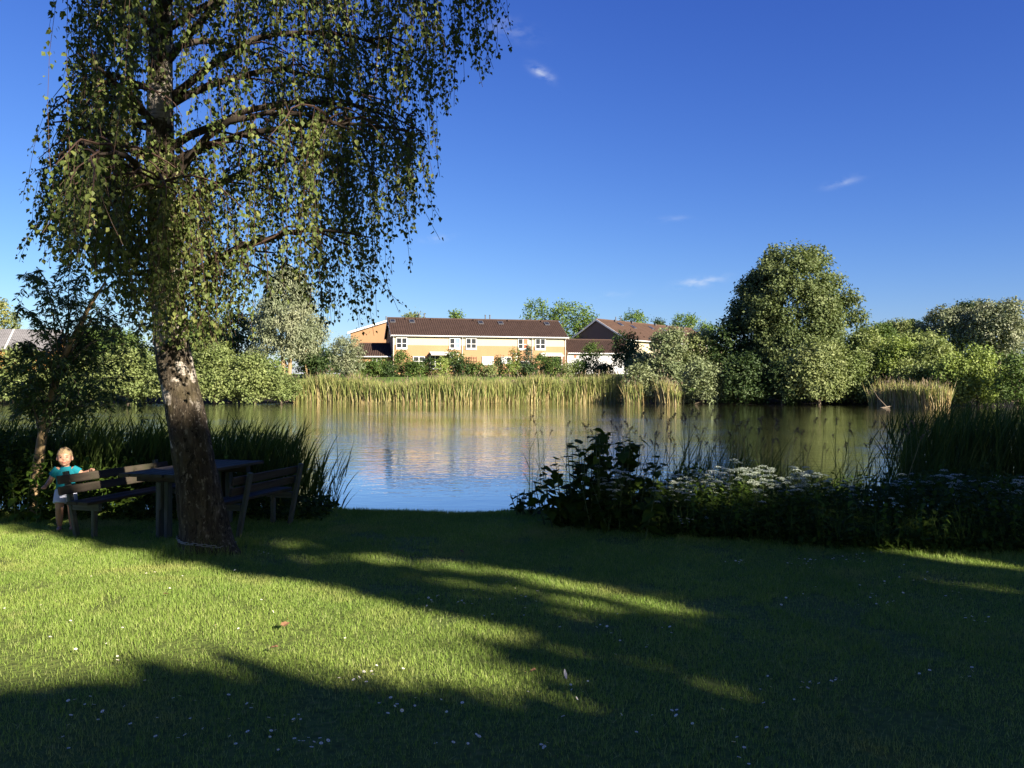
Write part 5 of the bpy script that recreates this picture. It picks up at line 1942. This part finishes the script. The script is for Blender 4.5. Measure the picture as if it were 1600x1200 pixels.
ug.blades(np.stack([X[idx], Y[idx], near_z(X[idx], Y[idx])], 1), norm(np.array([0, 0, 1.0]) + rdir(gsn) * 0.25), rdir(gsn) * np.array([1, 1, 0]) * 0.2, rng.uniform(0.15, 0.6, gsn), 0.009, 3, 1)
tag(ug.build('undergrowth', [M['burdock'], M['reedleaf']]), 'dark leafy undergrowth below the white umbels on the right bank', 'undergrowth', kind='stuff')
lg = MB()                                                  # same along the left bank and the bare water edge
n = 9000
X = rng.uniform(-8.5, -2.4, n)
Y = rng.uniform(10.2, 11.3, n)
hm = np.interp(X, [-8.5, -6.2, -5.6, -3.2, -2.4], [1.0, 0.85, 0.5, 0.42, 0.1]) * (0.5 + 0.9 * vnoise(np.stack([X * 2, Y * 2, Y * 0], 1))) * np.interp(Y, [10.2, 10.7], [0.45, 1])
P = np.stack([X, Y, near_z(X, Y) + hm * rng.random(n) ** 0.6], 1)
lg.leaves(P, norm(rdir(n) * np.array([1, 1, 0.5]) + np.array([0, -0.2, -0.15])), np.array([[0, -0.2, 1.0]]) + rdir(n) * 0.5, rng.uniform(0.05, 0.11, n), rng.uniform(0.03, 0.06, n), 0.1, 0.42)
tag(lg.build('undergrowth', [M['burdock']]), 'dark leafy undergrowth along the left bank behind the benches', 'undergrowth', kind='stuff')

# ------------------------------------------------------------------ lawn grass, daisies, fallen leaves
rng = np.random.default_rng(45)
gm = MB()
N = 760000
Y = 3.1 + (11.15 - 3.1) * rng.random(N) ** 0.62
X = rng.uniform(-1, 1, N) * (0.70 * Y + 1.3)
keep = rng.random(N) < np.interp(Y, [3, 5, 11], [1.0, 1.0, 0.95])
X, Y = X[keep], Y[keep]
dtr = np.hypot(X - BASE[0], Y - BASE[1])
worn = vnoise(np.stack([X * 1.9 + 3, Y * 1.9, X * 0], 1)) * 0.6 + vnoise(np.stack([X * 6, Y * 6, X * 0 + 2], 1)) * 0.4
spot = np.exp(-(((X + 1.42) / 0.22) ** 2 + ((Y - 5.65) / 0.16) ** 2)) + 0.6 * np.exp(-((dtr - 0.3) / 0.18) ** 2)
keep = (dtr > 0.22) & (rng.random(len(X)) > 0.75 * smooth(0.60, 0.76, worn) + 0.55 * spot)
X, Y, dtr = X[keep], Y[keep], dtr[keep]
n = len(X)
patch = vnoise(np.stack([X * 1.1, Y * 1.1, X * 0], 1))
clump = vnoise(np.stack([X * 9, Y * 9, X * 0 + 5], 1))
H = (0.014 + 0.022 * rng.random(n)) * (0.7 + 0.5 * patch + 0.45 * clump)
H = H * (1 + 4.0 * np.exp(-((dtr - 0.28) / 0.20) ** 2) * rng.random(n) ** 2) * (1 + 0.9 * smooth(10.2, 10.9, Y) * rng.random(n))
# taller where the mower cannot reach: along the bank growth and bench feet
edge = np.where(X > 0.5, smooth(0.5, 0.0, np.abs(Y - np.interp(X, [0.5, 1.9, 3.3, 5.2], [10.4, 9.1, 8.5, 8.2]))), 0)
H = H * (1 + 1.3 * edge * rng.random(n))
Wd = np.interp(Y, [3, 11], [0.0034, 0.0062]) * rng.uniform(0.7, 1.3, n)
a = rng.uniform(0, 2 * math.pi, n)
ln = np.abs(rng.normal(size=n)) * 0.55
tipd = np.stack([np.cos(a) * ln, np.sin(a) * ln, np.ones(n)], 1)
b2 = a + rng.normal(size=n) * 0.6 + math.pi / 2
sd = np.stack([np.cos(b2), np.sin(b2), np.zeros(n)], 1)
base = np.stack([X, Y, near_z(X, Y) - 0.004], 1)
v = np.stack([base - sd * Wd[:, None] / 2, base + sd * Wd[:, None] / 2, base + tipd * H[:, None]], 1).reshape(-1, 3)
gm.add(v, (np.arange(n)[:, None] * 3 + np.array([[0, 1, 2]])))
tag(gm.build('grass', M['grass']), 'short mown lawn grass growing towards the lake', 'grass', kind='stuff')

dz = MB()
npet = 11
for k in range(npet):
    a = k * 2 * math.pi / npet
    dz.leaves(np.array([[math.cos(a) * 0.002, math.sin(a) * 0.002, 0.04]]), np.array([[math.cos(a), math.sin(a), 0.15]]), np.array([[0, 0, 1.0]]), 0.0105, 0.0055, 0.05, 0.6)
dz.ellipsoid((0, 0, 0.0405), (0.0036, 0.0036, 0.0022), 8, 4, mi=1)
dz.tube([[0, 0, 0], [0.002, 0, 0.02], [0, 0, 0.039]], 0.0011, 4, 2)
dme = dz.mesh('daisy', [M['petal'], M['pollen'], M['stem']])
clusters = [(700, 945, 60, 14, 16), (800, 950, 60, 20, 14), (480, 1165, 40, 12, 10), (440, 1130, 30, 10, 6), (720, 1170, 30, 10, 5), (560, 1060, 60, 14, 8), (140, 1105, 40, 20, 6), (300, 1110, 110, 30, 10), (160, 1140, 120, 40, 12),
            (1140, 883, 25, 3, 8), (1260, 885, 25, 8, 16), (1340, 878, 40, 8, 14), (1400, 905, 60, 20, 10), (1390, 945, 40, 14, 9), (1530, 970, 40, 6, 6), (1250, 940, 60, 16, 6), (1300, 1080, 30, 12, 9), (1200, 1090, 60, 20, 6),
            (1480, 1060, 60, 14, 6), (1180, 1180, 60, 25, 6), (840, 1180, 18, 8, 5), (950, 985, 60, 14, 8), (1000, 1010, 40, 20, 5), (60, 960, 60, 60, 8), (220, 900, 90, 25, 6), (170, 1020, 60, 20, 5), (400, 960, 150, 40, 8),
            (420, 865, 20, 8, 10), (640, 1100, 90, 30, 14), (900, 1080, 90, 40, 10), (1080, 1120, 120, 40, 10), (1500, 920, 60, 25, 8), (380, 1150, 60, 30, 7)]
cnt = 0
for (cx, cy, sx, sy, k) in clusters:
    for _ in range(k):
        if cnt >= 295:
            break
        x_, y_ = cx + rng.normal() * sx * 0.6, cy + rng.normal() * sy * 0.6
        if y_ < 862 or y_ > 1215:
            continue
        g = gpx(x_, y_)
        if math.hypot(g[0] - BASE[0], g[1] - BASE[1]) < 0.4:
            continue
        o = link('daisy', dme)
        s = rng.uniform(0.55, 0.95)
        o.location = (g[0], g[1], float(near_z(np.array([g[0]]), np.array([g[1]]))[0]) + 0.004)
        o.scale = (s, s, s)
        o.rotation_euler = (rng.normal() * 0.25 + 0.15, rng.normal() * 0.25, rng.uniform(0, 6.3))
        side = ('left' if x_ < 560 else 'middle' if x_ < 1050 else 'right')
        dep = ('near the lake' if y_ < 930 else 'halfway down the lawn' if y_ < 1040 else 'at the bottom edge of the lawn')
        tag(o, f'small white daisy {dep} in the {side} third', 'flower', f'daisies {dep}, {side} third')
        cnt += 1
fl_me = heart_leaf(0.07, 0.05, M['deadleaf'], 'fallen_leaf', 0.35, 0.2)
for c, y, lb_, s in ((442, 988, 'reddish brown fallen leaf in the middle of the sunlit lawn', 1.0), (433, 1022, 'small tan fallen leaf just below the larger brown leaf', 0.8),
                     (718, 868, 'pale brown fallen leaf on the lawn near the water edge', 0.9), (837, 1058, 'orange fallen leaf lying in the shaded lawn', 0.6), (256, 937, 'faint reddish leaf on the lawn below the birch', 0.7)):
    g = gpx(c, y)
    o = link('fallen_leaf', fl_me)
    o.location = (g[0], g[1], 0.045)
    o.scale = (s, s, s)
    o.rotation_euler = (rng.normal() * 0.3, rng.normal() * 0.3, rng.uniform(0, 6.3))
    tag(o, lb_, 'leaf', 'fallen leaves on the lawn')
fe = MB()
v = np.linspace(0, 1, 8)
for s in (-1, 1):
    w = 0.016 * np.sin(v * math.pi) ** 0.7
    A = np.stack([s * w, v * 0.13, 0.02 * v ** 2 + 0.003 + w * 0.3], 1)
    B = np.stack([v * 0, v * 0.13, 0.02 * v ** 2 + 0.003], 1)
    V = np.stack([A, B], 1).reshape(-1, 3)
    fe.add(V, [[2 * k, 2 * k + 1, 2 * k + 3, 2 * k + 2] for k in range(7)])
o = fe.build('feather', M['feather'])
g = gpx(885, 1072)
o.location = (g[0], g[1], 0.035)
o.rotation_euler = (0.35, 0.2, 0.2)
o.scale = (0.6, 0.6, 0.6)
tag(o, 'pale grey feather stuck in the shaded grass', 'feather')

# ------------------------------------------------------------------ trees behind the viewer that shade the lawn
rng = np.random.default_rng(46)
def inpoly(poly, X, Y):
    inside = np.zeros(len(X), bool)
    n = len(poly)
    for i in range(n):
        x0, y0 = poly[i]
        x1, y1 = poly[(i + 1) % n]
        c = ((y0 > Y) != (y1 > Y)) & (X < (x1 - x0) * (Y - y0) / (y1 - y0 + 1e-12) + x0)
        inside ^= c
    return inside


sun_gaps = [[gpx(a, b) for a, b in poly] for poly in (
    [(-260, 812), (0, 820), (130, 850), (300, 888), (400, 892), (560, 925), (640, 975), (760, 1022), (870, 1062), (890, 1088), (760, 1088), (650, 1080), (540, 1074), (470, 1052), (380, 1042), (220, 1047), (100, 1078), (0, 1098), (-260, 1130)],
    [(540, 867), (640, 871), (800, 892), (960, 921), (1148, 967), (1138, 980), (950, 946), (800, 907), (640, 884), (540, 874)],
    [(600, 893), (800, 924), (1005, 972), (1000, 983), (800, 940), (600, 902)],
    [(560, 930), (680, 955), (800, 988), (890, 1014), (895, 1026), (800, 1008), (680, 980), (600, 950)],
    [(900, 1001), (1000, 1025), (1110, 1058), (1218, 1094), (1200, 1101), (1080, 1066), (950, 1026)],
    [(400, 846), (520, 852), (520, 856), (400, 851)],
    [(420, 868), (520, 880), (520, 884), (420, 873)],
    [(1370, 861), (1480, 865), (1640, 884), (1640, 897), (1500, 884), (1390, 870)],
    [(1440, 903), (1600, 921), (1600, 927), (1440, 908)])]
DL = -SUN_TO                                                # direction in which shadows fall
NP = np.array([-DL[1] * -1, DL[0] * -1])
NP = np.array([0.692, 0.722])


def lit_at(gx, gy, jit, dl=0.08):
    out = np.zeros(len(gx), bool)
    for poly in sun_gaps:
        for ox, oy in ((0, 0), (dl, 0), (-dl, 0), (0, dl), (0, -dl)):
            out |= inpoly(poly, gx + jit[:, 0] + ox, gy + jit[:, 1] + oy)
    w = gx * DL[0] + gy * DL[1] + jit[:, 0]
    s = gx * NP[0] + gy * NP[1] + jit[:, 1]
    lim = np.where(s > 4.3, 14.6, np.where(s > 3.05, 11.0, 13.8)) + 0.8 * (vnoise(np.stack([s * 1.3, w * 0, w * 0], 1)) - 0.5)
    dap = vnoise(np.stack([s * 3.2 + 9, w * 1.2, w * 0], 1))
    out |= (w > lim) & (w < 26) & (s < 7.2) & (s > -2) & np.where((s > 3.05) & (s < 4.75), dap > 0.16, dap > 0.62)
    out |= (s > 7.6) & (s < 11.6) & (w > 4.4) & (w < 7.4) & (vnoise(np.stack([s * 5, w * 2.5, w * 0], 1)) > 0.36)
    # a gap that lets light on to the nettles and umbels of the right bank
    out |= (np.abs(s - 9.15) < 0.16) & (w > 2.6) & (w < 4.2)
    return out


gt = 'trees behind the viewer'


def shade_tree(label, s_, w_, rx, rz, zc, n, sz):
    c = DL * w_ + NP * s_
    root = thing('shade_tree', label, 'tree', (c[0], c[1], 0), 0, gt)
    u = rdir(n) * (rng.random((n, 1)) ** (1 / 2.6)) * np.array([rx, rx, rz]) + np.array([0, 0, zc])
    zt_ = u[:, 2]
    gx = c[0] + u[:, 0] + DL[0] * zt_ / TAN_EL
    gy = c[1] + u[:, 1] + DL[1] * zt_ / TAN_EL
    ok = ~lit_at(gx, gy, rng.normal(size=(n, 2)) * 0.07, sz * 0.42)  # crown shaped for its shadow: leaves dropped where sun patches are wanted
    wx, wy = c[0] + u[:, 0], c[1] + u[:, 1]
    ok &= ~((np.abs(wx) < 0.80 * wy + 1.0) & (zt_ < EYE + 0.62 * np.maximum(wy, 0) + 1.2) & (wy > -1.5))   # nothing hangs into the view
    u = u[ok]
    m = len(u)
    mb = MB()
    mb.leaves(u, rdir(m), rdir(m), sz * rng.uniform(0.75, 1.25, m), sz * 0.7 * rng.uniform(0.75, 1.25, m), 0.1, 0.45)
    mb.build('crown', M['mid'], root)['kind'] = 'stuff'
    tb = MB()
    zb = zc - rz
    tb.tube([[0, 0, -0.2], [0, 0, 0.4], [0.1, 0, zb], [0, 0.1, zc]], [0.36, 0.28, 0.2, 0.07], 10)
    for k in range(7):
        a = k * 2.4
        z0 = zb * 0.8 + (zc - zb) * 0.1 * k
        tb.tube([[0.08, 0, z0], [math.cos(a) * rx * .33, math.sin(a) * rx * .33, z0 + rz * .35], [math.cos(a) * rx * .62, math.sin(a) * rx * .62, z0 + rz * .6]], [0.09, 0.06, 0.02], 6)
    tb.build('trunk', M['bark'], root, True)


names = ['leftmost', 'second', 'third', 'fourth', 'fifth', 'rightmost']
for ti, (s_, w_, rx) in enumerate(((-4.0, -14.0, 2.9), (0.2, -16.0, 3.0), (4.2, -14.0, 3.0), (8.4, -15.5, 3.1), (12.4, -14.0, 3.0), (16.4, -15.5, 3.1))):
    shade_tree(names[ti] + ' low tree of the row behind the viewer', s_, w_, rx, 5.4, 8.4, 19000, 0.27)
for lb_, s_, w_, rx, rz, zc in (('added tall tree standing unseen behind the viewer to the left, dimming the lawn', -6.5, -4.5, 5.0, 7.0, 12.5), ('added tall tree unseen right behind the viewer, dimming the lawn', -1.0, -9.0, 5.0, 6.5, 17.0), ('added tall tree unseen behind the viewer to the right, dimming the lawn', 6.0, -8.0, 5.2, 7.5, 16.0),
                                ('added tall tree at the right outside the view, dimming the lawn', 11.0, -6.0, 4.6, 7.0, 11.0), ('added tall tree at the far right outside the view, dimming the lawn', 16.0, -5.0, 4.6, 6.5, 10.0), ('added tall tree at the left outside the view, dimming the lawn', -9.5, 4.5, 4.2, 6.0, 9.5)):
    shade_tree(lb_, s_, w_, rx, rz, zc, 12000, 0.48)  # tall crowns out of view, added to block sky light from the lawn

tot = sum(len(o.data.polygons) for o in bpy.data.objects if o.type == 'MESH' and o.users_collection)
print('objects', len(bpy.data.objects), 'polys', tot)
